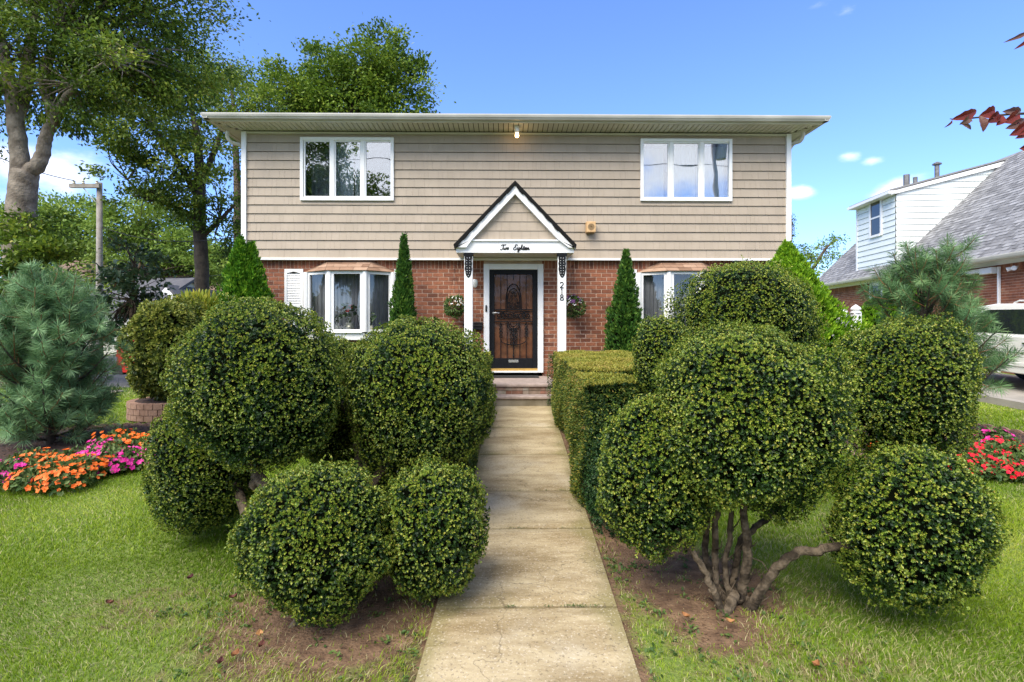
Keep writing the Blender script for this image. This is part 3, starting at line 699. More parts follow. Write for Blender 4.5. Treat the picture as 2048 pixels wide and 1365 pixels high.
def upper_window(k, lab, ct):
    a, b, c, d = UPW[k]; x0, x1, z0, z1 = holes_s[k]
    w_ = MB(); ring(w_, x0 - .012, x1 + .012, z0 - .012, z1 + .012, .062, YS - .045, YS + .06)
    offs = [(8.5, 58), (69.5, 119), (130.5, 180.5)]
    xo = [(px(602 + p if k == 0 else 1277.5 + p, YS), px(602 + q if k == 0 else 1277.5 + q, YS)) for p, q in offs]
    zt, zbm = pz(286, YS), pz(394, YS)
    for i in range(2): w_.box(xo[i][1] + .022, xo[i + 1][0] - .022, YS - .038, YS + .055, z0 + .05, z1 - .05)
    root = w_.build('window', 'white', house, bevel=.006); root['label'] = lab
    fr = MB(); gl = MB()
    for p, q in xo: ring(fr, p - .024, q + .024, zbm - .028, zt + .028, .028, YS - .02, YS + .02)
    fr.build('sash', 'white', root, bevel=.004)
    for p, q in xo:
        g2 = MB(); g2.box(p, q, YS + .0, YS + .006, zbm, zt); g2.build('pane', 'glass', root)
    interior(x0 + .04, x1 - .04, z0 + .03, z1 - .03, YS + .07, YS + 2.2, root)
    gg = np.random.default_rng(40 + k)
    for (cx0, cx1, m_, yy, amp, fo) in ct: curtain_sheet(px(cx0, YS), px(cx1, YS), z0 + .06, z1 - .06, YS + yy, fo, amp, gg).build('curtain', m_, root)
upper_window(0, 'upper left three light white casement window with a half drawn curtain', [(668, 703, 'curtain', .16, .012, 6), (704, 724, 'curtain', .20, .012, 5), (606, 664, 'curtaingrey', .45, .01, 5)])
upper_window(1, 'upper right three light white casement window with sheer curtains', [(1284, 1337, 'curtain', .34, .008, 5), (1340, 1398, 'curtain', .2, .010, 7), (1400, 1458, 'curtain', .22, .012, 6)])

# bay windows
def bay(k, lab):
    a, b, f0, f1 = BAY[k]
    A = Vector((px(a), YB, 0)); D = Vector((px(b), YB, 0)); yf = 10.40
    B_ = Vector((P(f0, 500, yf).x, yf, 0)); C_ = Vector((P(f1, 500, yf).x, yf, 0))
    z0, z1 = pz(664), pz(546)
    root_m = MB(); pts = [A, B_, C_, D]
    def mitre(i):   # inward offset corner
        return None
    # posts at the corners
    root_m.prism([(A.x - .0, YB - .004), (B_.x, B_.y), (C_.x, C_.y), (D.x, YB - .004)], 'z', z0 - .16, z0 - .021)
    root = root_m.build('bay_window', 'white', house, bevel=.004); root['label'] = lab
    for p_ in pts:
        pm = MB(); pm.lathe((p_.x, p_.y + (.0 if p_ in (B_, C_) else -.03), 0), [(.052, z0 - .0), (.052, z1)], 8); pm.build('corner_post', 'white', root)
    fr = MB()
    def bar(p0, p1, zc0, zc1, dep=.055, off=0.):
        d = (p1 - p0).normalized(); n_ = Vector((d.y, -d.x, 0))
        q0, q1 = p0 + n_ * off, p1 + n_ * off
        vs = []
        for z in (zc0, zc1):
            for q, s_ in ((q0, 0), (q1, 0), (q1, dep), (q0, dep)): vs.append((q.x - n_.x * s_, q.y - n_.y * s_, z))
        fr.add(vs, [(0, 1, 2, 3), (7, 6, 5, 4), (0, 4, 5, 1), (1, 5, 6, 2), (2, 6, 7, 3), (3, 7, 4, 0)])
    for p0, p1 in ((A, B_), (B_, C_), (C_, D)):
        d = (p1 - p0).normalized(); n_ = Vector((d.y, -d.x, 0)); L_ = (p1 - p0).length
        i0, i1 = p0 + d * .045, p1 - d * .045
        j0, j1 = p0 + d * .095, p1 - d * .095
        bar(i0, i1, z1 - .055, z1, off=.012); bar(i0, i1, z0, z0 + .05, off=.012)
        bar(i0, j0, z0 + .05, z1 - .055, off=.012); bar(j1, i1, z0 + .05, z1 - .055, off=.012)
        bar(i0 , i1 , z0 - .02, z0 - .001, off=.05, dep=.1)
        g2 = MB(); q0, q1 = j0 - n_ * .02, j1 - n_ * .02
        g2.add([(q0.x, q0.y, z0 + .05), (q1.x, q1.y, z0 + .05), (q1.x, q1.y, z1 - .055), (q0.x, q0.y, z1 - .055)], [(0, 1, 2, 3)])
        g2.build('pane', 'glassdark', root)
    fr.build('frame', 'white', root, bevel=.003)
    sl = MB(); sl.prism([(A.x + .03, YB + .3), (A.x + .05, YB - .02), (B_.x + .03, B_.y + .06), (C_.x - .03, C_.y + .06), (D.x - .05, YB - .02), (D.x - .03, YB + .3)], 'z', z0 + .0, z0 + .03); sl.build('sill', 'white', root)
    interior(A.x + .03, D.x - .03, z0 - .05, z1 + .02, YB + .31, YB + 2.5, root)
    # reveal between bay and room
    rv = MB(); rv.add([(A.x + .06, YB + .01, z0), (A.x + .06, YB + .3, z0), (A.x + .06, YB + .3, z1), (A.x + .06, YB + .01, z1)], [(0, 1, 2, 3)])
    rv.add([(D.x - .06, YB + .01, z0), (D.x - .06, YB + .3, z0), (D.x - .06, YB + .3, z1), (D.x - .06, YB + .01, z1)], [(3, 2, 1, 0)])
    rv.add([(A.x + .06, YB + .3, z1 - .01), (D.x - .06, YB + .3, z1 - .01), (D.x - .06, YB - .02, z1 - .01), (C_.x, C_.y + .04, z1 - .01), (B_.x, B_.y + .04, z1 - .01), (A.x + .06, YB - .02, z1 - .01)], [(0, 1, 2, 3, 4, 5)])
    rv.build('reveal', 'dark', root)
    gg = np.random.default_rng(60 + k)
    W_ = D.x - A.x
    for t0, t1 in ((.02, .34), (.335, .66), (.655, .98)):
        curtain_sheet(A.x + W_ * t0, A.x + W_ * t1, z0 + .03, z1 - .02, YB + .10, 7, .016, gg).build('curtain', 'curtaingrey', root)
    # roof: hipped with shingle tabs
    eo = .07; ze = z1 + .002; zt = ZS0 - .035
    E = [Vector((px(a - 3), YB - .003, ze)), Vector((B_.x - .05, B_.y - eo, ze)), Vector((C_.x + .05, C_.y - eo, ze)), Vector((D.x + .04, YB - .003, ze))]
    T = [Vector((px(a + 43), YB - .003, zt)), Vector((px(b - 43), YB - .003, zt))]
    rf = MB()
    def facet(e0, e1, t0, t1, rows=3):
        nrm = (e1 - e0).cross((t0 + t1) / 2 - e0).normalized()
        for r_ in range(rows):
            u0, u1 = r_ / rows, (r_ + 1) / rows
            l0, l1 = e0.lerp(t0, u0), e0.lerp(t0, u1); r0, r1 = e1.lerp(t1, u0), e1.lerp(t1, u1)
            nt_ = max(1, round((r0 - l0).length / .26)); off = .5 * (r_ % 2)
            cuts = [0] + [(i + off) / nt_ for i in range(1 if off == 0 else 0, nt_)] + [1]; cuts = sorted(set(min(1, max(0, q)) for q in cuts))
            for q0, q1 in zip(cuts, cuts[1:]):
                if q1 - q0 < .02: continue
                h0, h1 = .012, .004
                A0, A1 = l0.lerp(r0, q0 + .004), l0.lerp(r0, q1 - .004); B0, B1 = l1.lerp(r1, q0 + .004), l1.lerp(r1, q1 - .004)
                vs = [A0 + nrm * h0, A1 + nrm * h0, B1 + nrm * h1, B0 + nrm * h1, A0, A1, B1, B0]
                rf.add(vs, [(0, 1, 2, 3), (4, 5, 1, 0), (5, 6, 2, 1), (7, 4, 0, 3)], float(gg.uniform(0, 1)))
    base = MB()
    facet(E[0], E[1], T[0], T[0] + Vector((.001, 0, 0))); facet(E[1], E[2], T[0], T[1]); facet(E[2], E[3], T[1] - Vector((.001, 0, 0)), T[1])
    rf.build('bay_roof', 'roofbrown', root)
    base.add([*E, *T, Vector((0, 0, 0))][:6], [(0, 1, 4), (1, 2, 5, 4), (2, 3, 5), (3, 2, 1, 0)]); base.build('roof_deck', 'shadowgap', root)
    return z0, yf
bz, _ = bay(0, 'left bay window with potted plants on its sill'); bay(1, 'right bay window half hidden behind the clipped bushes')

# shutters
def shutter(xa, xb, ya, yb_, lab):
    x0, x1, z1, z0 = px(xa), px(xb), pz(ya), pz(yb_)
    s_ = MB(); ring(s_, x0, x1, z0, z1, .05, YB - .032, YB - .003)
    zm = z0 + (z1 - z0) * .42; s_.box(x0 + .05, x1 - .05, YB - .031, YB - .003, zm - .035, zm + .035)
    s_.prism([(x0 + .05, z1 - .05), (x0 + .05, z1 - .085), (x0 + .1, z1 - .08), ((x0 + x1) / 2, z1 - .055), (x1 - .1, z1 - .08), (x1 - .05, z1 - .085), (x1 - .05, z1 - .05)], 'y', YB - .03, YB - .004)
    root = s_.build('shutter', 'white', house, bevel=.003); root['label'] = lab
    l_ = MB()
    for za, zb_ in ((z0 + .052, zm - .036), (zm + .036, z1 - .087)):
        n = int((zb_ - za) / .032)
        for i in range(n):
            z = za + (i + .5) * (zb_ - za) / n
            l_.add([(x0 + .05, YB - .026, z - .013), (x1 - .05, YB - .026, z - .013), (x1 - .05, YB - .008, z + .013), (x0 + .05, YB - .008, z + .013), (x0 + .05, YB - .021, z - .016), (x1 - .05, YB - .021, z - .016), (x1 - .05, YB - .003, z + .010), (x0 + .05, YB - .003, z + .010)],
                   [(0, 1, 2, 3), (4, 5, 1, 0), (7, 6, 5, 4), (3, 2, 6, 7), (1, 5, 6, 2), (0, 3, 7, 4)])
    l_.add([(x0 + .04, YB - .0025, z0 + .04), (x1 - .04, YB - .0025, z0 + .04), (x1 - .04, YB - .0025, z1 - .04), (x0 + .04, YB - .0025, z1 - .04)], [(0, 1, 2, 3)])
    l_.build('louvres', 'white', root)
shutter(570, 607, 539.5, 668, 'white louvred shutter left of the left bay window')
shutter(789, 823, 539.5, 668, 'white louvred shutter behind the slim arborvitae')
shutter(1241, 1273, 539.5, 668, 'white louvred shutter left of the right bay window')
shutter(1450, 1484, 539.5, 668, 'white louvred shutter right of the right bay window')

# door
fw = .115
mb = MB(); yd0, yd1 = YB - .06, YB + .09
mb.box(DX0, DX0 + fw, yd0, yd1, DZ0 + .0, DZ1); mb.box(DX1 - fw, DX1, yd0, yd1, DZ0, DZ1); mb.box(DX0 + fw, DX1 - fw, yd0 + .0005, yd1, DZ1 - fw, DZ1)
mb.box(DX0 + fw, DX1 - fw, yd0 - .02, yd1, DZ0, DZ0 + .035)
mb.build('door_frame', 'white', house, bevel=.008)
dx0, dx1, dz0, dz1 = DX0 + fw + .002, DX1 - fw - .002, DZ0 + .037, DZ1 - fw - .002
yd = YB + .0
mb = MB(); st = .10
mb.box(dx0, dx0 + st, yd, yd + .045, dz0 + .05, dz1); mb.box(dx1 - st, dx1, yd, yd + .045, dz0 + .05, dz1); mb.box(dx0 + st, dx1 - st, yd + .0005, yd + .045, dz1 - .09, dz1)
zk = pz(717); mb.box(dx0 + st, dx1 - st, yd + .0005, yd + .045, dz0 + .05, zk)      # kick panel
zb1_, zb2 = pz(643), pz(620.5)
mb.box(dx0 + st, dx1 - st, yd + .0005, yd + .03, zb1_ - .02, zb1_); mb.box(dx0 + st, dx1 - st, yd + .0005, yd + .03, zb2, zb2 + .02)
door = mb.build('storm_door', 'black', house, bevel=.004)
door['label'] = 'black wrought iron storm door with scrollwork'
mb = MB(); mb.box(dx0, dx1, yd + .004, yd + .05, dz0, dz0 + .048); mb.build('sill_strip', 'brass', door)
mb = MB(); mb.box(dx0 + .01, dx1 - .01, yd + .075, yd + .10, dz0, dz1)
nb = 6
for i in range(nb):  # plank boards of the wooden door behind
    a = dx0 + st + (dx1 - dx0 - 2 * st) * i / nb; b = dx0 + st + (dx1 - dx0 - 2 * st) * (i + 1) / nb
    mb.box(a + .004, b - .004, yd + .065, yd + .0749, dz0 + .1, dz1 - .05)
mb.build('wooden_door', 'wood', house)
mb = MB(); gx0, gx1 = dx0 + st, dx1 - st
mb.add([(gx0, yd + .03, zk), (gx1, yd + .03, zk), (gx1, yd + .03, dz1 - .09), (gx0, yd + .03, dz1 - .09)], [(0, 1, 2, 3)]); mb.build('pane', 'doorglass', door)
# iron grille
mb = MB(); yg = yd + .014; cxm = (gx0 + gx1) / 2; Wg = gx1 - gx0
def wire(pts, r_=.006, n=5): mb.tube([(p[0], yg, p[1]) for p in pts], r_ * 1.35, n)
for i in range(1, 6):
    x = gx0 + Wg * i / 6
    if i == 3: continue
    wire([(x, zk), (x, zb1_ - .01)], .007); wire([(x, zb2 + .01), (x, dz1 - .09)], .005)
wire([(cxm, zk), (cxm, zb1_ - .1)], .008); wire([(cxm, pz(560)), (cxm, dz1 - .09)], .005)
zt_, zo = pz(568.5), zb2 + .02
for rr, rad_ in ((1, .008), (.82, .006)):
    pts = []
    for t in np.linspace(0, 1, 26):
        a = math.pi * t; pts.append((cxm - .155 * rr * math.cos(a) * (1 if a else 1), zo + (zt_ - zo) * rr * math.sin(a) ** .8 if False else zo + (zt_ - zo) * rr * math.sin(a) ** .62))
    wire(pts, rad_)
zl = pz(661)
for rr in (1, .8, .55): wire([(cxm - .13 * rr * math.cos(math.pi * t), zb1_ - .02 - (zb1_ - .02 - zl) * rr * math.sin(math.pi * t) ** .8) for t in np.linspace(0, 1, 18)], .007)
def scroll(cx_, cz_, r_, turns, a0, s_=1, rad_=.006):
    wire([(cx_ + s_ * r_ * (1 - .85 * t) * math.cos(a0 + turns * 2 * math.pi * t), cz_ + r_ * (1 - .85 * t) * math.sin(a0 + turns * 2 * math.pi * t)) for t in np.linspace(0, 1, 26)], rad_)
zmid = (zb1_ + zb2) / 2; rb = (zb2 - zb1_) * .42
for s_ in (-1, 1):
    for xo in (.06, .16, .27): scroll(cxm + s_ * xo, zmid, rb * (.8 if xo == .06 else 1), 1.6, 1.0, s_ * (1 if xo != .16 else -1), .008)
    wire([(cxm + s_ * .33, zmid - rb * .7), (cxm + s_ * .21, zmid + rb * .8), (cxm + s_ * .1, zmid - rb * .7), (cxm, zmid + rb * .3)], .006)
    # filigree in the oval
    for (ox, oz, rr) in ((.055, .10, .045), (.06, .19, .04), (.045, .27, .035), (.04, .035, .04), (.10, .05, .03), (.03, .34, .03), (.095, .13, .025)): scroll(cxm + s_ * ox, zo + oz, rr, 1.5, 2.2, s_, .005)
    # lower ornaments
    for dzv, rr in ((-.20, .05), (-.29, .045), (-.37, .04), (-.45, .035)): scroll(cxm + s_ * .05, zb1_ + dzv, rr, 1.4, .6, s_, .006)
    x = cxm + s_ * Wg / 3
    wire([(x + .03 * math.sin(t * 12), zb1_ - .05 - t * .28) for t in np.linspace(0, 1, 30)], .006)
    wire([(x - .03 * math.sin(t * 12), zb1_ - .05 - t * .28) for t in np.linspace(0, 1, 30)], .006)
wire([(cxm + .26 * math.sin(t), zk + .27 + .11 * (1 - math.cos(t))) for t in np.linspace(-1.6, 1.6, 30)], .007)
mb.lathe((cxm, yg, zk + .05), [(.005, -.03), (.022, 0), (.005, .03)], 10); mb.lathe((cxm, yg, zk + .29), [(.005, -.05), (.02, 0), (.005, .05)], 10)
mb.build('grille', 'black', door)
mb = MB(); hx, hz = dx0 + .085, pz(626.5)
mb.lathe((hx, yd - .002, hz), [(.03, 0), (.03, -.012), (.012, -.016), (.012, -.045)], 16, 'y'); limb(mb, [(hx, yd - .045, hz), (hx + .05, yd - .05, hz + .004), (hx + .12, yd - .045, hz - .004)], [.012, .011, .009], 10)
mb.build('handle', 'steel', door, smooth=True)
mb = MB(); zc = pz(722.5); ring(mb, cxm - .10, cxm + .10, zc - .028, zc + .028, .008, yd - .006, yd); mb.box(cxm - .092, cxm + .092, yd - .003, yd - .001, zc - .02, zc + .02); mb.build('mail_slot', 'steel', door)
mb = MB(); bx = P(972.5, 617, yd0).x; zc = pz(617.5, yd0); mb.box(bx - .017, bx + .017, yd0 - .022, yd0 - .001, zc - .065, zc + .065); mb.build('doorbell', 'black', house, bevel=.006)

# entrance canopy
YP = 9.84
def qx(x): return P(x, 500, YP).x
def qz(y): return P(1000, y, YP).z
cx0, cx1 = qx(912.5), qx(1148); zbm, zbt = qz(506), qz(483)
canopy = MB(); canopy.box(cx0, cx1, YP, YP + .12, zbm, zbt); canopy.box(cx0, cx0 + .1, YP + .121, YS - .002, zbm + .002, zbt); canopy.box(cx1 - .1, cx1, YP + .121, YS - .002, zbm + .002, zbt)
canopy = canopy.build('entrance_canopy', 'white', house, bevel=.004)
mb = MB(); mb.box(cx0 + .101, cx1 - .101, YP + .121, YB - .005, zbm + .01, zbm + .03); mb.build('canopy_ceiling', 'cream', canopy)
ax, az = qx(1030), qz(364); tl, tr, zt2 = qx(908), qx(1152), qz(491)
def off(p, q, d):   # inward-down offset of a rake line
    v = Vector((q[0] - p[0], q[1] - p[1])); v.normalize(); n_ = Vector((v.y, -v.x)); n_ = n_ if n_.y < 0 else -n_; return n_ * d
zi = qz(390); th = .055
sl = (az - zt2) / (ax - tl)
for_r = MB(); yfr, ybk = YP - .10, YS - .004
cth = math.cos(math.atan(sl)); dz_ = th / cth
for_r.prism([(tl, zt2), (ax, az), (tr, zt2), (tr - .012, zt2 - dz_ * .9), (ax, az - dz_), (tl + .012, zt2 - dz_ * .9)], 'y', yfr, ybk)
gg = np.random.default_rng(5)
for s_ in (-1, 1):       # ragged tab ends hanging over the rake board
    for i in range(7):
        t0, t1 = i / 7 + .01, (i + 1) / 7 - .01
        e = tl if s_ < 0 else tr
        def at_(t, d): return (e + (ax - e) * t, zt2 + (az - zt2) * t - dz_ * .95 - d)
        dd = gg.uniform(.012, .04)
        for_r.prism([at_(t0, 0), at_(t1, 0), at_(t1 - .01, dd * .4), at_((t0 + t1) / 2, dd * 1.1), at_(t0 + .01, dd)], 'y', yfr - .004, yfr + .02)
for_r.build('canopy_roof', 'roofblack', canopy)
mb = MB(); dz2 = (az - zi)      # rake boards
yr = YP - .07; e0 = dz_ * .9
mb.prism([(tl + .02, zt2 - e0 - .002), (ax, az - dz_ - .002), (ax, zi), (qx(945), qz(480.5)), (qx(933), qz(496.5)), (tl + .02, qz(496.5))], 'y', yr, YP + .04)
mb.prism([(tr - .02, zt2 - e0 - .002), (tr - .02, qz(496.5)), (qx(1137), qz(496.5)), (qx(1116), qz(480.5)), (ax, zi), (ax, az - dz_ - .002)], 'y', yr + .0005, YP + .04)
mb.build('rake_board', 'white', canopy, bevel=.003)
mb = MB(); mb.box(qx(941), qx(1120), YP - .035, YP + .1, qz(483.2), qz(480)); mb.build('ledge_trim', 'white', canopy)
mb = MB(); g = np.random.default_rng(21); rows = 5; zz0, zz1 = qz(479.8), zi + .02
gh = (zz1 - zz0) / 5
for i in range(5):
    za = zz0 + i * gh; zb_ = za + gh - .004
    def half(z): return max(0, (zi + .03 - z) / (zi - zz0) * (qx(1117) - qx(944)) / 2)
    x = ax - half(za)
    while x < ax + half(za) - .01:
        wd = g.choice([.1, .13, .16, .19]); b = min(x + wd - .004, ax + half(za))
        zl = zb_
        # clip the top to the triangle
        tl_ = min(zb_, zi + .03 - max(0, abs(x - ax)) / (qx(1117) - qx(944)) * 2 * (zi - zz0)); tr_ = min(zb_, zi + .03 - abs(b - ax) / (qx(1117) - qx(944)) * 2 * (zi - zz0))
        tl_, tr_ = max(tl_, za + .001), max(tr_, za + .001)
        yy = YP + .035
        mb.add([(x, yy - .014, za), (b, yy - .014, za), (b, yy - .014 * (1 - .8 * (tr_ - za) / gh), tr_), (x, yy - .014 * (1 - .8 * (tl_ - za) / gh), tl_), (x, yy + .01, za), (b, yy + .01, za)], [(0, 1, 2, 3), (4, 5, 1, 0)], float(g.uniform(.2, .8)))
        x += wd
mb.add([(qx(942), YP + .037, zz0), (qx(1119), YP + .037, zz0), (ax, YP + .037, zi + .03)], [(0, 1, 2)], .3)
mb.build('gable_siding', 'siding', canopy)
# lettering  Two Eighteen (script strokes drawn in a 0..1 box, slanted)
def strokes(mb, glyphs, x0, z0, h, y, r_, slant=.28):
    for st_ in glyphs:
        q = smooth_path([(a, 0, b) for a, b in st_], 6) if len(st_) > 2 else [np.array((a, 0, b)) for a, b in st_]
        mb.tube([(x0 + (p[0] + p[2] * slant) * h, y, z0 + p[2] * h) for p in q], r_, 5)
Tw = [[(-.05, .78), (.05, .95), (.25, 1.0), (.6, .98), (.85, 1.05)], [(.42, .98), (.36, .55), (.30, .12), (.15, -.04), (-.02, .04), (-.02, .2)],
      [(.55, .45), (.56, .15), (.66, .03), (.80, .2), (.82, .45), (.84, .15), (.95, .03), (1.08, .25), (1.08, .45), (1.2, .40)],
      [(1.45, .45), (1.32, .40), (1.28, .15), (1.38, .02), (1.52, .12), (1.55, .35), (1.45, .45), (1.62, .38)]]
def e_(x): return [(x - .05, .12), (x + .08, .24), (x + .2, .38), (x + .13, .46), (x + .02, .30), (x + .04, .08), (x + .15, .02), (x + .28, .12)]
Ei = [[(.62, .85), (.55, 1.0), (.30, .98), (.18, .78), (.35, .6), (.48, .56)], [(.40, .57), (.12, .48), (.02, .22), (.15, 0), (.42, .03), (.62, .22)],
      [(.70, .2), (.80, .45), (.80, .15), (.90, .02), (1.0, .12)], [(.86, .62), (.88, .66)],
      [(1.30, .42), (1.12, .42), (1.06, .18), (1.16, .04), (1.30, .2), (1.34, .42), (1.30, -.1), (1.18, -.38), (1.02, -.35), (1.12, -.12), (1.45, .1)],
      [(1.45, .1), (1.62, .6), (1.62, .95), (1.52, .9), (1.50, .4), (1.48, .02), (1.56, .3), (1.68, .44), (1.74, .3), (1.76, .06), (1.86, .06), (1.94, .2)],
      [(1.98, .2), (2.06, .8), (2.02, .3), (2.08, .03), (2.2, .1)], [(1.88, .55), (2.22, .58)],
      e_(2.24), e_(2.52), [(2.80, .12), (2.86, .44), (2.86, .02), (2.92, .32), (3.04, .45), (3.10, .3), (3.10, .08), (3.2, .02), (3.32, .14)]]
mb = MB(); hh = qz(490.3) - qz(500.2)
strokes(mb, Tw, qx(1001), qz(500), hh, YP - .006, .0075)
mb.build('lettering', 'black', canopy); mb = MB()
strokes(mb, Ei, qx(1026), qz(500), hh, YP - .006, .0085)
mb.build('lettering', 'black', canopy)
# columns
YC = 9.87; ZL = P(1000, 768, 9.17).z - .0
for (xa, xb, ttl) in ((928.5, 945, 'white square entrance column left of the door'), (1116, 1132.5, 'white square entrance column with the numbers 218')):
    a, b = P(xa, 500, YC).x, P(xb, 500, YC).x; mb = MB(); mb.box(a, b, YC, YC + (b - a), ZL + .002, zbm - .001)
    c_ = mb.build('porch_column', 'white', house, bevel=.006); c_['label'] = ttl
    mb = MB(); zc1 = zbm - .002; zc0 = P(0, 555, YC).z; m_ = (a + b) / 2
    mb.box(a - .012, b + .012, YC - .015, YC + .15, zc1 - .05, zc1); mb.box(a - .004, b + .004, YC - .008, YC - .001, zc1 - .06, zc1 - .05)
    n = 26; wv = (b - a) / 2 * .86; L_ = zc1 - .06 - zc0
    pl = [(m_ + s_ * wv * (1 + .06 * math.sin(t * 24)) * (1 if t < .62 else math.sqrt(max(0, 1 - ((t - .62) / .38) ** 2)) * .75 + .25 * (1 - (t - .62) / .38)), zc1 - .06 - t * L_) for s_, ts in ((1, np.linspace(0, 1, n)), (-1, np.linspace(1, 0, n))) for t in ts]
    mb.prism(pl, 'y', YC - .008, YC - .001)
    br = mb.build('bracket', 'black', c_)
    mb = MB()
    for t in np.linspace(.08, .9, 8):
        for s_ in (-1, 1) if t < .8 else (0,):
            zc = zc1 - .06 - t * L_
            if int(t * 100) % 2: mb.lathe((m_ + s_ * wv * .45, YC - .008, zc), [(.006, 0), (.006, -.003), (.003, -.006)], 8, 'y')
            else: mb.lathe((m_ + s_ * wv * .35, YC - .008, zc), [(.008, 0), (.008, -.003), (.003, -.006)], 4, 'y')
    mb.build('bracket_rosettes', 'white', br)
    if '218' in ttl:
        mb = MB()
        D2 = [[(.05, .78), (.15, .97), (.42, 1.0), (.62, .82), (.52, .55), (.22, .22), (.02, .02)], [(.02, .02), (.35, .05), (.68, .0)]]
        D1 = [[(.2, .85), (.38, 1.0)], [(.38, 1.0), (.36, .5), (.36, .0)]]
        D8 = [[(.35, .52), (.10, .72), (.15, .93), (.35, 1.0), (.56, .92), (.58, .7), (.35, .52), (.05, .32), (.06, .08), (.33, 0), (.62, .08), (.64, .32), (.35, .52)]]
        for gl, yc in ((D2, 569.5), (D1, 582), (D8, 594.5)):
            h = P(0, 563.5, YC).z - P(0, 574.5, YC).z
            strokes(mb, gl, m_ - .042, P(0, yc, YC).z - h / 2, h, YC - .005, .0085, 0)
        mb.build('house_number', 'black', c_)

# steps
mb = MB(); LX0, LX1 = px(930), px(1150)
fx0, fx1 = -.30, .90
st = empty('front_steps', 'two brick and stone steps up to the landing at the front door', 'steps', (.35, 9.2, .34))
Z1 = P(1000, 793, 8.92).z; YF1, YF2 = 8.93, 9.19
mb = MB(); mb.box(fx0, fx1, YF2 - .03, YB - .07, ZL - .06, ZL); mb.build('landing_slab', 'stone', st, bevel=.018)
mb = MB(); mb.box(fx0, fx1, YF1 - .03, YF2 + .02, Z1 - .055, Z1); mb.build('tread', 'stone', st, bevel=.018)
def risers(za, zb_, y, g, x0=fx0, x1=fx1):
    mb = MB(); mb.box(x0 + .01, x1 - .01, y + .012, YB - .2, za, zb_, .5)
    x = x0 + .01; 
    while x < x1 - .02:
        w2 = g.choice([.06, .1, .1, .2]); b = min(x + w2 - .008, x1 - .01)
        zz = [za + .004, (za + zb_) / 2 - .004, (za + zb_) / 2 + .004, zb_ - .002]
        mb.box(x, b, y, y + .02, zz[0], zz[1], float(g.uniform(0, 1))); mb.box(x, b, y + g.uniform(0, .002), y + .02, zz[2], zz[3], float(g.uniform(0, 1))); x += w2
    mb.build('riser', 'stepbrick', st)
g = np.random.default_rng(9)
risers(Z1 + .001, ZL - .061, YF2, g)
mb = MB(); zg = G(0, 9) - .1; mb.box(fx0 + .01, fx1 - .01, YF1, YB - .2, zg, Z1 - .056)
for i in range(9): mb.box(fx0 + .012 + i * .131, fx0 + .01 + i * .131 + .124, YF1 - .005, YF1, zg, Z1 - .058)
mb.build('riser', 'concrete', st)
mb = MB(); mb.box(dx0 - .02, dx1 + .0, YB - .50, YB - .09, ZL + .002, ZL + .018); o = mb.build('door_mat', 'rubber'); tag(o, 'dark doormat lying on the landing at the front door', 'doormat')
# ================================================================== FIXTURES ON THE HOUSE
r = empty('wall_lamp', 'small round white globe lamp on the brick between left column and door', 'wall lamp', P(950, 570, YB - .005))
mb = MB(); c = P(950, 567, YB); mb.lathe((c.x, YB - .003, c.z + .02), [(.045, 0), (.045, -.02), (.02, -.03), (.02, -.07)], 16, 'y'); mb.build('wall_plate', 'black', r)
mb = MB(); mb.lathe((c.x, YB - .085, c.z), [(.03, .075), (.055, .06), (.065, .03), (.06, -.02), (.04, -.075), (.015, -.1)], 18); mb.build('globe', 'whiteglass', r, smooth=True)
r = empty('mailbox', 'small black mailbox on the brick wall behind the left column', 'mailbox', P(955, 652, YB))
a, b = P(943, 650, YB).x, P(964.5, 650, YB).x; z0, z1 = pz(661), pz(645.5)
mb = MB(); mb.prism([(YB - .003, z0), (YB - .003, z1), (YB - .09, z1 - .05), (YB - .1, z0 + .02), (YB - .09, z0)], 'x', a - .15, b); mb.build('box', 'black', r, bevel=.004)
mb = MB(); mb.prism([(YB - .002, z1 + .006), (YB - .1, z1 - .048), (YB - .11, z1 - .075), (YB - .105, z1 - .078), (YB - .096, z1 - .053), (YB - .002, z1 + .001)], 'x', a - .16, b + .01); mb.build('lid', 'black', r)
r = empty('siren_box', 'square tan box on the shingle siding right of the entrance gable', 'siren box', P(1182, 453, YS))
mb = MB(); a, b, z0, z1 = P(1172.5, 0, 10.5).x, P(1191, 0, 10.5).x, P(0, 462.5, 10.5).z, P(0, 441, 10.5).z
mb.box(a, b, 10.46, YS - .005, z0, z1); mb.build('case', 'tanbox', r, bevel=.008)
mb = MB(); cc = ((a + b) / 2, 10.459, (z0 + z1) / 2)
for rr in (.02, .035, .05, .065): mb.lathe(cc, [(rr - .004, 0), (rr - .004, -.003), (rr + .003, -.003), (rr + .003, 0)], 24, 'y')
mb.build('grille', 'tangrille', r)
r = empty('soffit_light', 'small lit bulb in a holder under the middle of the eaves', 'light', P(1034, 262, 10.32))
c = P(1034, 270.5, 10.32); mb = MB(); mb.lathe((c.x, c.y, c.z), [(.045, ZE + .01 - c.z), (.045, .06), (.035, .04)], 16); mb.build('holder', 'white', r)
mb = MB(); mb.lathe((c.x, c.y, c.z), [(.012, .045), (.03, .02), (.038, -.01), (.03, -.038), (.008, -.05)], 16); mb.build('bulb', 'bulb', r, smooth=True)
r = empty('security_light', 'small black floodlight on the brick above the right bay window', 'floodlight', P(1469, 524, YB))
c = P(1469, 524, YB - .06); mb = MB(); mb.box(c.x - .03, c.x + .03, YB - .02, YB - .004, c.z - .03, c.z + .03); mb.lathe((c.x, YB - .02, c.z), [(.02, 0), (.035, -.06), (.045, -.1)], 14, 'y'); mb.build('lamp_head', 'black', r)

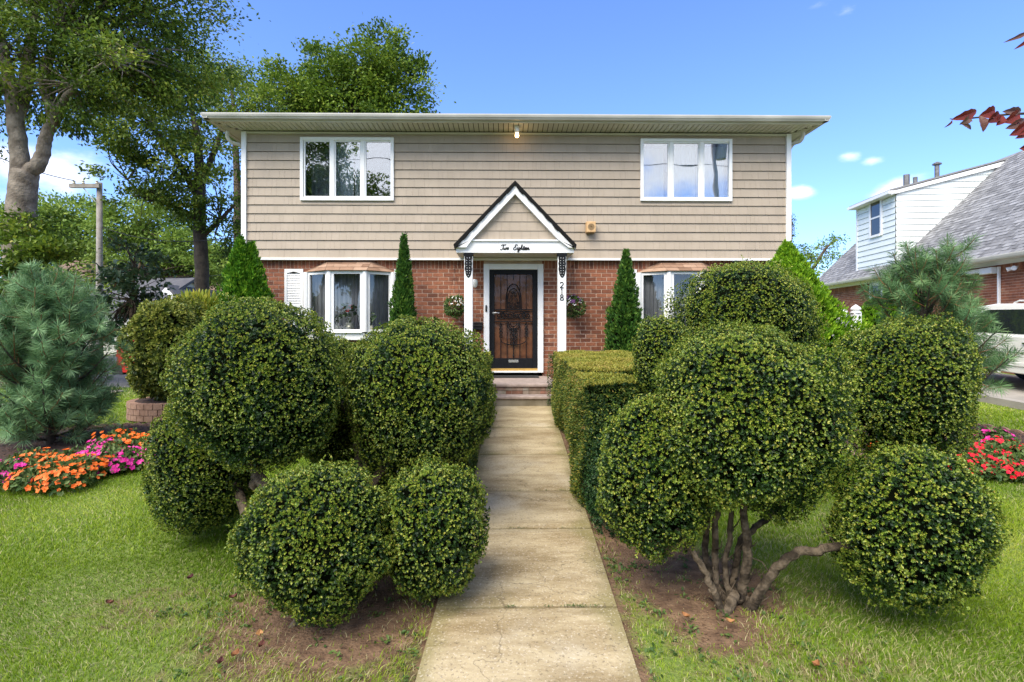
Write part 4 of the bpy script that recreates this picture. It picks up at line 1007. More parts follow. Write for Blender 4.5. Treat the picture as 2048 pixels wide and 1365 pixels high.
# hanging baskets
def flowers(mb, pos, nrm, size, g, pet=5, vals=None):
    """flat flowers of 5 petals"""
    n = len(pos); t = norm(np.cross(nrm, g.normal(size=(n, 3)))); bi = np.cross(nrm, t)
    size = np.broadcast_to(np.asarray(size, float).reshape(-1, 1), (n, 1))
    for k in range(pet):
        a = 2 * math.pi * k / pet; d = t * math.cos(a) + bi * math.sin(a)
        vv = g.uniform(.1, .9, n) if vals is None else vals
        leaves(mb, pos, d + nrm * .15, nrm, size * .55, size * .55, vv)
def basket(px_, py_, petal, lab, side):
    c = P(px_, py_, 10.38); r = empty('hanging_basket', lab, 'hanging basket', c, 0, 'flower baskets hanging beside the entrance')
    g = np.random.default_rng(int(px_)); n = 900
    d = runit(n, g); pos = np.array(c) + d * np.array([.20, .18, .21]) * (1 + lump(d, .1, g)[:, None]) * g.uniform(.75, 1, (n, 1)); pos[:, 2] -= .02
    mb = MB(); leaves(mb, pos, d + runit(n, g) * .7, d, .05, .03, g.beta(2, 3, n), g); mb.build('foliage', 'flowerleaf', r)
    mb = MB(); mb.lathe((c.x, c.y, c.z - .02), [(.01, -.15), (.08, -.13), (.13, -.06), (.15, .02)], 18); mb.build('pot', 'basket', r)
    n = 34; d = runit(n, g); d[:, 2] = np.abs(d[:, 2]) * .8; d[:, 0] = d[:, 0] * .7 + side * .45; d = norm(d); d[:, 1] = -np.abs(d[:, 1])
    mb = MB(); flowers(mb, np.array(c) + d * .21, d, .028, g); mb.build('flowers', 'whitepetal', r)
    if petal:
        n = 45; d = runit(n, g); d[:, 2] = np.abs(d[:, 2]) + .25; d = norm(d)
        mb = MB(); flowers(mb, np.array(c) + d * .22, d, .05, g); mb.build('purple_flowers', petal, r)
    mb = MB(); top = Vector((c.x - side * .06, c.y, zbm + .25)) if False else Vector((c.x, YB - .25, pz(540)))
    for k in range(3):
        a = k * 2.1 + .5; mb.tube([top, (c.x + .15 * math.cos(a), c.y + .15 * math.sin(a), c.z + .02)], .003, 4)
    mb.tube([top, top + Vector((0, .02, .06)), (top.x, YB - .002, top.z + .06)], .006, 5); mb.build('hanger', 'black', r)
basket(909, 612, None, 'hanging basket with small white flowers left of the left entrance column', 1)
basket(1147, 612, 'purplepetal', 'hanging basket with purple and white flowers right of the numbered column', -1)

# pots inside the left bay window
def potplant(px_, py_, s, lab, red):
    c = P(px_, py_, 10.50); c.z = bz + .032; r = empty('pot_plant', lab, 'pot plant', c, 0, 'pot plants on the bay window sill')
    mb = MB(); mb.lathe(tuple(c), [(.045 * s, 0), (.07 * s, .03 * s), (.085 * s, .08 * s), (.07 * s, .13 * s), (.08 * s, .15 * s), (.06 * s, .15 * s), (.05 * s, .12 * s)], 20); mb.build('pot', 'pot', r, smooth=True)
    g = np.random.default_rng(int(px_)); mb = MB(); lf = MB(); n = 9
    for k in range(n):
        a = g.uniform(0, 6.28); h = g.uniform(.2, .42) * s; e = Vector((c.x + math.cos(a) * .16 * s, c.y + math.sin(a) * .06 * s, c.z + .13 * s + h))
        mb.tube([(c.x, c.y, c.z + .12 * s), ((c.x + e.x) / 2, (c.y + e.y) / 2, c.z + .15 * s + h * .6), e], .003, 4)
        m_ = 3; leaves(lf, np.repeat([tuple(e)], m_, 0), g.normal(size=(m_, 3)) * [1, .4, .6], np.repeat([(0, -1, .3)], m_, 0), .10 * s, .055 * s, g.uniform(0, .6, m_), g)
    mb.build('stems', 'flowerleaf', r); lf.build('foliage', 'mapledark', r)
    if red:
        mb = MB(); pp = np.array([[c.x - .05, c.y - .03, c.z + .40], [c.x + .02, c.y - .03, c.z + .46], [c.x - .09, c.y, c.z + .43]]); flowers(mb, pp, np.array([[0, -1, .3]] * 3), .11, g, 4); mb.build('flowers', 'redpetal', r)
potplant(700, 645, 1.0, 'red flowering plant in a cream pot behind the middle bay window pane', True)
potplant(673.5, 645, .62, 'small plant in a yellowish pot at the left end of the middle pane', False)
potplant(741, 645, .6, 'little dark leaved plant behind the right pane of the left bay window', False)

# ================================================================== VEGETATION
def ell_core(mb, c, r, f=.86, n=16, v=.05):
    vs = []; fs = []
    for i in range(n + 1):
        th = math.pi * i / n
        for j in range(2 * n):
            a = math.pi * j / n; vs.append((c[0] + r[0] * f * math.sin(th) * math.cos(a), c[1] + r[1] * f * math.sin(th) * math.sin(a), c[2] + r[2] * f * math.cos(th)))
    for i in range(n):
        for j in range(2 * n): fs.append((i * 2 * n + j, (i + 1) * 2 * n + j, (i + 1) * 2 * n + (j + 1) % (2 * n), i * 2 * n + (j + 1) % (2 * n)))
    mb.add(vs, fs, v)
def foliage_ball(name, c, r, parent, m, seed, dens=2300, leafL=.0135, leafW=.0080, K=5, lumpamp=.055, mature=.5, flat_bottom=None, extra=0, square=0, vbase=(.0, .34), vtip=(.5, 1.0)):
    g = np.random.default_rng(seed); c = np.array(c, float); r = np.array(r, float)
    area = 4 * math.pi * ((r[0] * r[1]) ** 1.6 + (r[0] * r[2]) ** 1.6 + (r[1] * r[2]) ** 1.6) ** (1 / 1.6) / 3 ** (1 / 1.6)
    n = int(area * dens)
    d = runit(n, g)
    sq = 1.0
    if square: sq = 1 / (np.sum(np.abs(d) ** (2 + square), axis=1) ** (1 / (2 + square)))
    lp = lump(d, lumpamp, g) + lump(d, lumpamp * .5, g, 9, 13)
    depth = g.uniform(0, 1, n) ** 1.3
    rad = (1 + lp) * sq * (1 - depth * .16)
    pos = c + d * r * rad[:, None]
    nr = norm(d / r)
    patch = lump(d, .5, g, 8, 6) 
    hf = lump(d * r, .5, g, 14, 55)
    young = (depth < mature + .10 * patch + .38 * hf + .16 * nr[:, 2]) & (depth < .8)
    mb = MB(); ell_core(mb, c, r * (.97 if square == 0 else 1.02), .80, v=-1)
    pos2 = np.repeat(pos, K, 0); nr2 = np.repeat(nr, K, 0); yg = np.repeat(young, K); 
    dirn = nr2 * np.where(yg, .55, .3)[:, None] + runit(n * K, g) * .9 + np.array([0, 0, .25])
    az = np.tile(np.arange(K), n) * (6.283 / K) + np.repeat(g.uniform(0, 6.28, n), K)
    ta = norm(np.cross(nr2, [.31, .2, .93])); tb = np.cross(nr2, ta)
    ros = nr2 * 1.0 + ta * np.cos(az)[:, None] + tb * np.sin(az)[:, None] + runit(n * K, g) * .3
    dirn = np.where(yg[:, None], ros, dirn)
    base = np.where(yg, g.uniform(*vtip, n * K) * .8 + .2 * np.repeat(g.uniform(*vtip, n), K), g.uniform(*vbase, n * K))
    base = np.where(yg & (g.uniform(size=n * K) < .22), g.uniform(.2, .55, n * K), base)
    L = leafL * g.uniform(.75, 1.35, n * K) * np.where(yg, .95, 1.25); 
    leaves(mb, pos2 + runit(n * K, g) * leafL * np.where(yg, .1, .6)[:, None], dirn, nr2 + runit(n * K, g) * .6, L, L * leafW / leafL, base, g)
    for _ in range(extra):      # untrimmed shoots
        dd = runit(1, g)[0]; p0 = c + dd * r * .97; q = norm((dd + g.normal(size=3) * .5 + [0, 0, .2])[None])[0]; m_ = 16
        t = np.linspace(0, 1, m_)[:, None] * g.uniform(.03, .11); pp = p0 + q * t
        leaves(mb, pp, q * .6 + runit(m_, g), runit(m_, g), leafL * 1.2, leafW * 1.1, g.uniform(.55, .95, m_), g)
    return mb.build(name, m, parent)

def topiary(lab, base, balls, stems, seed, dens=5600):
    r = empty('topiary_bush', lab, 'topiary', base)
    mb = MB()
    for pts, rad in stems: limb(mb, pts, rad, 10, .004, 6)
    gt = np.random.default_rng(seed + 50)
    for k in range(5): a = gt.uniform(0, 6.28); limb(mb, [(base[0], base[1], base[2] + .05), (base[0] + .08 * math.cos(a), base[1] + .06 * math.sin(a), base[2] + .02), (base[0] + .2 * math.cos(a), base[1] + .16 * math.sin(a), base[2] - .04)], [.035, .03, .012], 8, .003)
    for pts, rad in stems:      # knots and side twigs
        q = smooth_path([(*p, r_) for p, r_ in zip(pts, rad)], 5)
        for k in gt.choice(len(q) - 1, 3): mb.lathe(tuple(q[k][:3] + gt.normal(size=3) * q[k][3] * .5), [(.003, -q[k][3]), (q[k][3] * .75, -q[k][3] * .3), (q[k][3] * .7, q[k][3] * .4), (.003, q[k][3])], 8)
        for k in gt.choice(len(q) - 1, 4): s0 = q[k][:3]; e0 = s0 + runit(1, gt)[0] * [.12, .1, .06] + [0, 0, .10]; mb.tube([tuple(s0), tuple((s0 + e0) / 2 + gt.normal(size=3) * .012), tuple(e0)], [.005, .0035, .002], 5)
    mb.build('trunk', 'bark', r, smooth=True)
    for i, (px_, py_, Y, rx, rz, ry, sq) in enumerate(balls):
        c, rr_ = fitball(px_, py_, Y, rx, rz, ry, sq)
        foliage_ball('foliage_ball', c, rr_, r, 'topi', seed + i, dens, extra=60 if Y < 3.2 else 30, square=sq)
    return r
def gp(px_, py_, Y): p = P(px_, py_, Y); return (p.x, p.y, p.z)
# left plant
base = Vector((-1.08, 2.92, G(-1.1, 2.9)))
b0 = (base.x, base.y, base.z - .03)
stemsL = [([b0, gp(560, 1140, 3.15), gp(505, 1060, 3.4), gp(470, 960, 3.8)], [.05, .04, .035, .03]),
          ([b0, gp(600, 1100, 3.2), gp(535, 985, 3.35), gp(505, 925, 3.45), gp(500, 850, 3.5)], [.055, .045, .04, .036, .03]),
          ([b0, gp(690, 1120, 3.3), gp(725, 1000, 3.7), gp(722, 900, 3.85), gp(705, 830, 3.9), gp(640, 760, 4.3)], [.06, .05, .045, .045, .04, .03]),
          ([gp(722, 920, 3.85), gp(750, 850, 3.9), gp(815, 800, 4.0)], [.035, .03, .02]),
          ([gp(720, 1050, 3.65), gp(752, 960, 3.75), gp(790, 900, 3.9), gp(830, 840, 4.0)], [.035, .03, .028, .02]),
          ([b0, gp(700, 1190, 3.0), gp(770, 1140, 3.0), gp(840, 1090, 3.0)], [.05, .035, .03, .02]),
          ([b0, gp(635, 1190, 2.98), gp(632, 1100, 2.9)], [.06, .045, .03]),
          ([b0, gp(610, 1225, 2.9), gp(585, 1180, 2.86), gp(570, 1120, 2.85)], [.05, .03, .025, .02])]
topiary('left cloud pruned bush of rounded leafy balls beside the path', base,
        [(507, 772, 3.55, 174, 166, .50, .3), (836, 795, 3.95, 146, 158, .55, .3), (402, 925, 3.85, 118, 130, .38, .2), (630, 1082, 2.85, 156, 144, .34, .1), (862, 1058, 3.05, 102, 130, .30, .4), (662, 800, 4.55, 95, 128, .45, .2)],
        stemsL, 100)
# right plant
base = Vector((1.30, 2.98, G(1.3, 3.0))); b0 = (base.x, base.y, base.z - .03); b1 = (base.x - .06, base.y + .03, base.z - .03); b2 = (base.x + .07, base.y - .01, base.z - .03)
stemsR = [([b1, gp(1440, 1215, 2.93), gp(1412, 1150, 2.93), gp(1385, 1105, 2.96), gp(1340, 1040, 3.0)], [.035, .028, .026, .022, .02]),
          ([b0, gp(1432, 1160, 3.1), gp(1432, 1060, 3.1), gp(1440, 960, 3.1)], [.032, .026, .025, .02]),
          ([b0, gp(1412, 1120, 3.25), gp(1414, 1040, 3.3), gp(1420, 940, 3.3)], [.03, .026, .026, .02]),
          ([b2, gp(1484, 1180, 3.0), gp(1496, 1110, 3.0), gp(1488, 1040, 3.02), gp(1490, 940, 3.05)], [.04, .036, .034, .028, .022]),
          ([b0, gp(1468, 1160, 3.1), gp(1480, 1090, 3.15), gp(1510, 1055, 3.2), gp(1550, 1020, 3.25), gp(1590, 940, 3.3), gp(1740, 850, 3.7)], [.03, .026, .026, .024, .024, .022, .02]),
          ([b2, gp(1510, 1200, 2.92), gp(1550, 1140, 2.88), gp(1590, 1108, 2.84), gp(1660, 1098, 2.78), gp(1740, 1080, 2.72)], [.045, .038, .034, .032, .030, .02]),
          ([b0, gp(1450, 1140, 3.1), gp(1462, 1060, 3.12), gp(1460, 960, 3.1)], [.03, .022, .02, .02])]
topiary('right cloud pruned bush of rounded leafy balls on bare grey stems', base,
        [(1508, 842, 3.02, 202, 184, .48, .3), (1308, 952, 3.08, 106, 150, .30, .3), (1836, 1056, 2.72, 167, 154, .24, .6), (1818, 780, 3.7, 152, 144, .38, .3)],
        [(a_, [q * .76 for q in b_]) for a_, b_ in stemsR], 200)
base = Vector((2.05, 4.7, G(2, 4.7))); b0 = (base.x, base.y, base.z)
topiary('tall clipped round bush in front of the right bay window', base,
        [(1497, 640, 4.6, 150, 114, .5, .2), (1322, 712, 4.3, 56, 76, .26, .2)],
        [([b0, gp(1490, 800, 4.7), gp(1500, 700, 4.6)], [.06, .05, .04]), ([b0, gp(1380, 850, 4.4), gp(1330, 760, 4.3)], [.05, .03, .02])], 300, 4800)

# hedges
def hedge(name, lab, boxes, seed, dens=5200):
    g = np.random.default_rng(seed); mb_t = MB(); core = MB()
    r = empty(name, lab, 'hedge', ((boxes[0][0] + boxes[0][1]) / 2, boxes[0][2], .1), 0, 'clipped hedges lining the path')
    for (x0, x1, y0, y1, z1, skew) in boxes:
        def z0_(x, y): return gz(x, y)
        for y_a in np.arange(y0 + .05, y1 - .04, .3):
            yb_ = min(y_a + .3, y1 - .05); s0 = skew * (y_a - y0); 
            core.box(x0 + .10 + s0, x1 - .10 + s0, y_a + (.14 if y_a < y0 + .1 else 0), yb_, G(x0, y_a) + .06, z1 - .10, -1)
        faces = [('L', y1 - y0, 1), ('R', y1 - y0, 1), ('F', x1 - x0, 1), ('B', x1 - x0, .5), ('T', 0, 1)]
        for f, ln, q in faces:
            ar = (ln * (z1 - G(x0, y0))) if f != 'T' else (x1 - x0) * (y1 - y0)
            n = int(ar * dens * q * (1.25 if f == 'T' else 1))
            a = g.uniform(0, 1, n); b = g.uniform(0, 1, n); dep = g.uniform(0, 1, n) ** 1.4 * .07
            if f in 'LR':
                y = y0 + a * (y1 - y0); s_ = -1 if f == 'L' else 1
                bump_ = .030 * np.sin(y * 2.6 + 1) + .03 * np.sin(b * 6 + y * 1.7) + .02 * np.sin(y * 7 + b * 9)
                gl = gz(x0, y); z = gl + .03 + b * (z1 - gl - .03)
                taper = .05 * (1 - np.abs(b * 2 - .9)) + bump_ - .07 * np.clip((b - .93) / .07, 0, 1) ** 2
                x = (x0 if f == 'L' else x1) + skew * (y - y0) + s_ * (taper - dep); nr = np.tile([s_, 0, .1], (n, 1)).astype(float)
            elif f in 'FB':
                x = x0 + a * (x1 - x0); s_ = -1 if f == 'F' else 1; yy = y0 if f == 'F' else y1
                z = G(x0, yy) + .03 + b * (z1 - G(x0, yy) - .03); bump_ = .04 * np.sin(x * 6 + b * 7) + .04 * np.sin(b * 5 + 1)
                y = yy + s_ * (.06 * (1 - b) + bump_ - dep - .10 * np.clip((b - .9) / .1, 0, 1) ** 2); nr = np.tile([0, s_, .1], (n, 1)).astype(float)
            else:
                y = y0 + b * (y1 - y0); x = x0 + a * (x1 - x0) + skew * (y - y0)
                z = z1 - dep * .6 + .012 * np.sin(x * 9 + y * 4) + .012 * np.sin(y * 11); nr = np.tile([0, 0, 1.], (n, 1))
            pos = np.stack([x, y, z], 1); K = 4
            p2 = np.repeat(pos, K, 0); n2 = np.repeat(nr, K, 0)
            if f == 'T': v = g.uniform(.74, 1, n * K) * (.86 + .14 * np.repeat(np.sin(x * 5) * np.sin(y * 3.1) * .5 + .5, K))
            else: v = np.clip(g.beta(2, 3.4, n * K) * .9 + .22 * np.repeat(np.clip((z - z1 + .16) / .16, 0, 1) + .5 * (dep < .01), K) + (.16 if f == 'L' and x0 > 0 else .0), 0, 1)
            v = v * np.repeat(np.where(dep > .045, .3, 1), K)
            dirn = n2 * .6 + runit(n * K, g) * .9 + [0, 0, .15]
            L = .024 * g.uniform(.6, 1.3, n * K)
            leaves(mb_t, p2 + runit(n * K, g) * .008, dirn, n2 + runit(n * K, g) * .5, L, L * .36, v, g)
    core.build('branches', 'yewtop', r); mb_t.build('foliage', 'yewtop', r)  # branches: solid core boxes, near-black like the other foliage cores
ZH = 1.26
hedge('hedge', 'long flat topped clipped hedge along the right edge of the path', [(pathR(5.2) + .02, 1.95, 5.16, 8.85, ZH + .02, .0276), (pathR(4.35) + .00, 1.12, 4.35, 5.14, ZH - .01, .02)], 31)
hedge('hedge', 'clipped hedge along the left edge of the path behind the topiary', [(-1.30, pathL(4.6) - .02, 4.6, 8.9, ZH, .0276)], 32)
# darker yew skirt reaching forward of the right hedge
g = np.random.default_rng(77); 
foliage_ball('low_hedge_bush', (1.02, 4.22, .42), (.34, .42, .42), None, 'yewdark', 78, 3600, .024, .009, 4, .06, square=1.5)
o = bpy.data.objects['low_hedge_bush']; tag(o, 'dark green yew growth at the near foot of the right hedge', 'shrub')

# arborvitae
def arborvitae(lab, cones, m, seed, dens=1500, group='arborvitae beside the house front'):
    g = np.random.default_rng(seed); c0 = cones[0]
    r = empty('arborvitae', lab, 'arborvitae', (c0[0], c0[1], G(c0[0], c0[1])), 0, group)
    mb = MB(); tk = MB()
    for (x, y, z0, z1, rb, lean, pw) in cones:
        tk.tube([(x, y, G(x, y)), (x + lean * .5, y, z0 + (z1 - z0) * .5), (x + lean, y, z1 - .15)], [.05, .03, .008], 8)
        n = int(math.pi * rb * (z1 - z0) * dens); t = 1 - g.uniform(0, 1, n) ** .62; a = g.uniform(0, 6.283, n)
        prof = rb * (1 - t ** pw) * np.minimum(1, .75 + t * 2.5) + .015
        lp = 1 + .12 * np.sin(a * 3 + t * 9) + .12 * np.sin(a * 5 - t * 17 + 2) + .11 * np.sin(a * 9 + t * 31) + .09 * np.sin(t * 48 + a * 4)
        dep = g.uniform(0, 1, n) ** 1.4
        rad = prof * lp * (1 - .25 * dep)
        cx = x + lean * t; pos = np.stack([cx + rad * np.cos(a), y + rad * np.sin(a), z0 + t * (z1 - z0)], 1)
        nr = np.stack([np.cos(a), np.sin(a), np.full(n, .35)], 1); K = 5
        p2 = np.repeat(pos, K, 0); n2 = np.repeat(nr, K, 0)
        tw = norm(np.stack([-np.sin(a), np.cos(a), np.zeros(n)], 1)); tw2 = np.repeat(tw, K, 0)
        dirn = n2 * .7 + np.array([0, 0, .9]) + tw2 * g.normal(0, .5, (n * K, 1)) + runit(n * K, g) * .35
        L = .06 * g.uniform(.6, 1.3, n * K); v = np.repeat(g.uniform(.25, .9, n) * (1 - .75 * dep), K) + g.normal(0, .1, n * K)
        leaves(mb, p2 + runit(n * K, g) * .02, dirn, tw2 * g.choice([-1, 1], (n * K, 1)) * .6 + n2 + runit(n * K, g) * .5, L, L * .42, v, g)
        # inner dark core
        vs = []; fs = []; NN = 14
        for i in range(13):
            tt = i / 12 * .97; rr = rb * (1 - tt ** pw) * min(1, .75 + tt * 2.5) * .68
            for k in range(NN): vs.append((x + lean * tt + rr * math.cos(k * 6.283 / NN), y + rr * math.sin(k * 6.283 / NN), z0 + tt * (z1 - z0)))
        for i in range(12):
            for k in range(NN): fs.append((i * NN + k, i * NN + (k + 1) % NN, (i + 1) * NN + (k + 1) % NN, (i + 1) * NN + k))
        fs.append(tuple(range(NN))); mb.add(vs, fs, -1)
    tk.build('trunk', 'bark', r); mb.build('foliage', m, r)
def cone_px(pt, py_top, px_base, halfw_px, Y, z0, pw=1.15):
    top = P(pt, py_top, Y); b = P(px_base, 600, Y); return (b.x, Y, z0, top.z, halfw_px * Y / F, top.x - b.x, pw)
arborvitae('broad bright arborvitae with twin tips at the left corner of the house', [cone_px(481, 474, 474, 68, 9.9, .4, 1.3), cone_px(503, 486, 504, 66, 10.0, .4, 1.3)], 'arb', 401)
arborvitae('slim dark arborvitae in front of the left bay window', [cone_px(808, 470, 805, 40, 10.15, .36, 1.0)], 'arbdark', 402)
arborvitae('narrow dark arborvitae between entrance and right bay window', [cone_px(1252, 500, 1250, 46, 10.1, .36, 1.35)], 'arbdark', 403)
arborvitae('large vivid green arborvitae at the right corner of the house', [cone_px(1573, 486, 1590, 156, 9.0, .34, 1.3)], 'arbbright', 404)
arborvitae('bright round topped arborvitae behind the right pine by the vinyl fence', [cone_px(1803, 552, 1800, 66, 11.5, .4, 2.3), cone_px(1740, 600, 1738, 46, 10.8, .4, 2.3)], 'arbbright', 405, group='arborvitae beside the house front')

# pines
def pine(lab, base, h, rmax, seed, nb=60, needles=150, prof=None, lean=0, skip=None, zlo=.15, blen=.34, m='pine'):
    g = np.random.default_rng(seed); r = empty('pine_tree', lab, 'pine', base, 0, 'young white pines in the flower beds')
    tk = MB(); sh = MB(); nd = MB()
    b = np.array(base); top = b + [lean, 0, h]
    limb(tk, [tuple(b), tuple(b + [lean * .4, 0, h * .5]), tuple(top)], [.06, .035, .01], 8)
    shoots = []
    for i in range(nb):
        t = zlo + (.97 - zlo) * ((i + g.uniform(0, 1)) / nb); a = i * 2.399 + g.uniform(-.3, .3)
        rr = prof(t) * rmax * g.uniform(.82, 1.12)
        p0 = b + [lean * t, 0, h * t * .93]
        if skip and skip(a, t): continue
        up = .35 + 1.3 * t
        d = norm(np.array([[math.cos(a), math.sin(a), up * .75]]))[0]
        mid = p0 + d * rr * .55; end = mid + norm(np.array([[math.cos(a), math.sin(a), up + .35]]))[0] * rr * .5
        limb(tk, [tuple(p0), tuple(mid), tuple(end)], [.016, .011, .006], 5, 0, 3)
        shoots.append((mid, end))
        for k in range(int(3 + rr * 5)):
            s = g.uniform(.25, .95); q0 = p0 + (mid - p0) * min(1, s * 1.6) if s < .6 else mid + (end - mid) * (s - .6) / .4
            dd = norm((norm((end - p0)[None])[0] + g.normal(size=3) * .75 + [0, 0, .35])[None])[0]; ln = g.uniform(.55, 1.1) * blen
            q1 = q0 + dd * ln * .6; q2 = q1 + norm((dd + np.array([0, 0, .5]))[None])[0] * ln * .4
            sh.tube([tuple(q0), tuple(q1), tuple(q2)], [.006, .005, .004], 5); shoots.append((q0 + (q1 - q0) * .3, q2))
    sh.tube([tuple(top), tuple(top + [0, 0, .12])], .005, 5); shoots.append((top - [0, 0, .2], top + [0, 0, .12]))
    for q0, q2 in shoots:
        n = needles; ax_ = norm((q2 - q0)[None])[0]; t = g.uniform(0, 1, n) ** .7
        start = q2 - ax_ * min(.26, np.linalg.norm(q2 - q0))
        pos = start + (q2 - start) * t[:, None]
        rad = np.cross(ax_, runit(n, g)); rad = norm(rad)
        d = ax_ * g.uniform(.3, .9, (n, 1)) + rad * g.uniform(.7, 1.1, (n, 1)) + [0, 0, -.05]
        L = g.uniform(.10, .155, n); leaves(nd, pos, d, rad + runit(n, g) * .5, L, .0058, g.beta(2.5, 2.5, n) * .5 + .5 * g.uniform() * t, g)
    tk.build('trunk', 'barkdark', r); sh.build('shoots', 'twig', r); nd.build('needles', m, r)
pine('bushy blue green pine standing in the left flower bed', (-5.45, 6.35, G(-5.4, 6.35)), 1.92, .66, 501, 84, 120, lambda t: .84 + .30 * math.sin(3.14 * min(1, t * 1.1)) - .50 * t ** 2.5, zlo=.03, blen=.36)
pine('open blue green pine standing in the right flower bed', (5.45, 6.9, G(5.4, 6.9)), 2.20, 1.20, 502, 40, 125, lambda t: (1.0 - .62 * t ** 1.3), lean=.12, skip=lambda a, t: (math.cos(a) < -.1 and t < .62), blen=.42, m='pinegreen')

# generic leafy shrub / deciduous tree
def leafy(mb, clusters, per, L, g, wl=.55, spread=.16, flat=.5, vmul=1.):
    """clusters: (c, r(3), n) ellipsoids filled with small leaf sprays"""
    for c, r_, n in clusters:
        m_ = max(6, int(n / 12)); dc = runit(m_, g); rc = g.uniform(.2, 1, m_) ** .5
        hub = np.array(c) + dc * np.array(r_) * rc[:, None]; ht = g.uniform(.1, .6, m_)
        k_ = g.integers(0, m_, n); d = dc[k_]; hr = np.array(r_).mean() * .235
        cc = hub[k_] + g.normal(size=(n, 3)) * hr * [.62, .62, .34]
        tone = ht[k_] + g.uniform(0, .3, n)
        P2 = np.repeat(cc, per, 0) + g.normal(size=(n * per, 3)) * np.array([spread, spread, spread * flat])
        out_ = norm(np.repeat(d, per, 0) + runit(n * per, g) * .9 + [0, 0, -.25])
        leaves(mb, P2, out_, runit(n * per, g) * .75 + [0, 0, .8], L * g.uniform(.6, 1.3, n * per), L * wl * g.uniform(.7, 1.2, n * per), (np.repeat(tone, per) + g.normal(0, .16, n * per)) * vmul, g)
def tree(lab, group, base, trunk_pts, ells, m, bark, seed, n_per_m3=26, per=10, L=.12, spread=.22, flat=.55, limbs=14, name='tree'):
    g = np.random.default_rng(seed); r = empty(name, lab, 'tree', base, 0, group)
    tk = MB()
    for pts, rad in trunk_pts: limb(tk, pts, rad, 12, .01, 6)
    cl = MB(); cs_ = []
    for c, rr in ells:
        vol = 4.19 * rr[0] * rr[1] * rr[2]; n = max(20, int(vol ** .72 * n_per_m3)); cs_.append((c, rr, n))
        tips = [pp for pts, _ in trunk_pts for pp in pts[-2:]]
        for _ in range(limbs if c[2] < 14 else 5):
            d = runit(1, g)[0]; e = np.array(c) + d * np.array(rr) * g.uniform(.5, .9)
            s = min(tips, key=lambda q: np.linalg.norm(np.array(q) - np.array(c)))
            s = np.array(s); mid = (s + e) / 2 + g.normal(size=3) * .08 * np.linalg.norm(e - s) + [0, 0, .05]
            ln = np.linalg.norm(e - s); limb(tk, [tuple(s), tuple(mid), tuple(e)], [min(.012 * ln + .01, .07), .007 * ln + .008, .006], 6, 0, 5)
    leafy(cl, cs_, per, L, g, spread=spread, flat=flat)
    tk.build('trunk', bark, r, smooth=True); cl.build('crown', m, r)
    return r
def E(px_, py_, Y, rx, rz, ry): c = P(px_, py_, Y); return ((c.x, c.y, c.z), (rx * Y / F, ry, rz * Y / F))
def pp(*a): return [gp(*q) for q in a]
TG = 'street and garden trees round the house'
# near street tree, forked pale trunk
Y = 12.3
tb = gp(32, 775, Y)
tree('large maple with thick forked pale trunk at the left edge', TG, tb,
     [(pp((30, 790, Y), (32, 700, Y), (30, 600, Y), (34, 520, Y), (40, 450, Y), (45, 390, Y), (50, 345, Y)), [.38, .28, .25, .27, .29, .27, .26]),
      (pp((42, 380, Y), (38, 300, Y), (30, 230, Y), (18, 160, Y), (0, 60, Y + .3)), [.21, .175, .16, .13, .08]),
      (pp((30, 240, Y), (48, 190, Y + .2), (58, 120, Y + .4), (70, 20, Y + .6)), [.16, .15, .12, .07]),
      (pp((52, 355, Y), (80, 320, Y), (92, 275, Y), (108, 235, Y - .1), (150, 170, Y - .3), (215, 118, Y - .4)), [.18, .15, .13, .10, .05, .012]),
      (pp((108, 235, Y), (90, 150, Y + .2), (120, 60, Y + .4)), [.13, .11, .06])],
     [E(215, 120, Y - 1.2, 60, 40, .8), E(10, 95, Y, 160, 120, 2.0), E(150, 60, Y + .3, 140, 130, 1.9), E(280, 40, Y + 1, 150, 130, 2.0), E(230, 165, Y + .6, 140, 90, 1.6), E(120, 190, Y - .2, 90, 60, 1.2), E(-120, 200, Y, 120, 120, 1.6), E(340, 120, Y + 1.5, 90, 95, 1.6), E(-20, -120, Y, 240, 140, 2.5), E(230, -120, Y, 200, 110, 2.2)],
     'maple', 'barkpale', 601, 62, 15, .105, .18, .45, 12)
g = np.random.default_rng(602)
# epicormic sprouts low on that trunk belong to it
mb = MB(); leafy(mb, [(*E(40, 490, Y - .5, 60, 40, .6), 130), (*E(95, 520, Y - .6, 65, 45, .6), 120), (*E(15, 560, Y - .4, 55, 30, .5), 90), (*E(60, 450, Y - .3, 40, 22, .4), 35)], 12, .12, g, spread=.14)
mb.build('sprouts', 'maple', [o for o in bpy.data.objects if o.name == 'tree'][0])
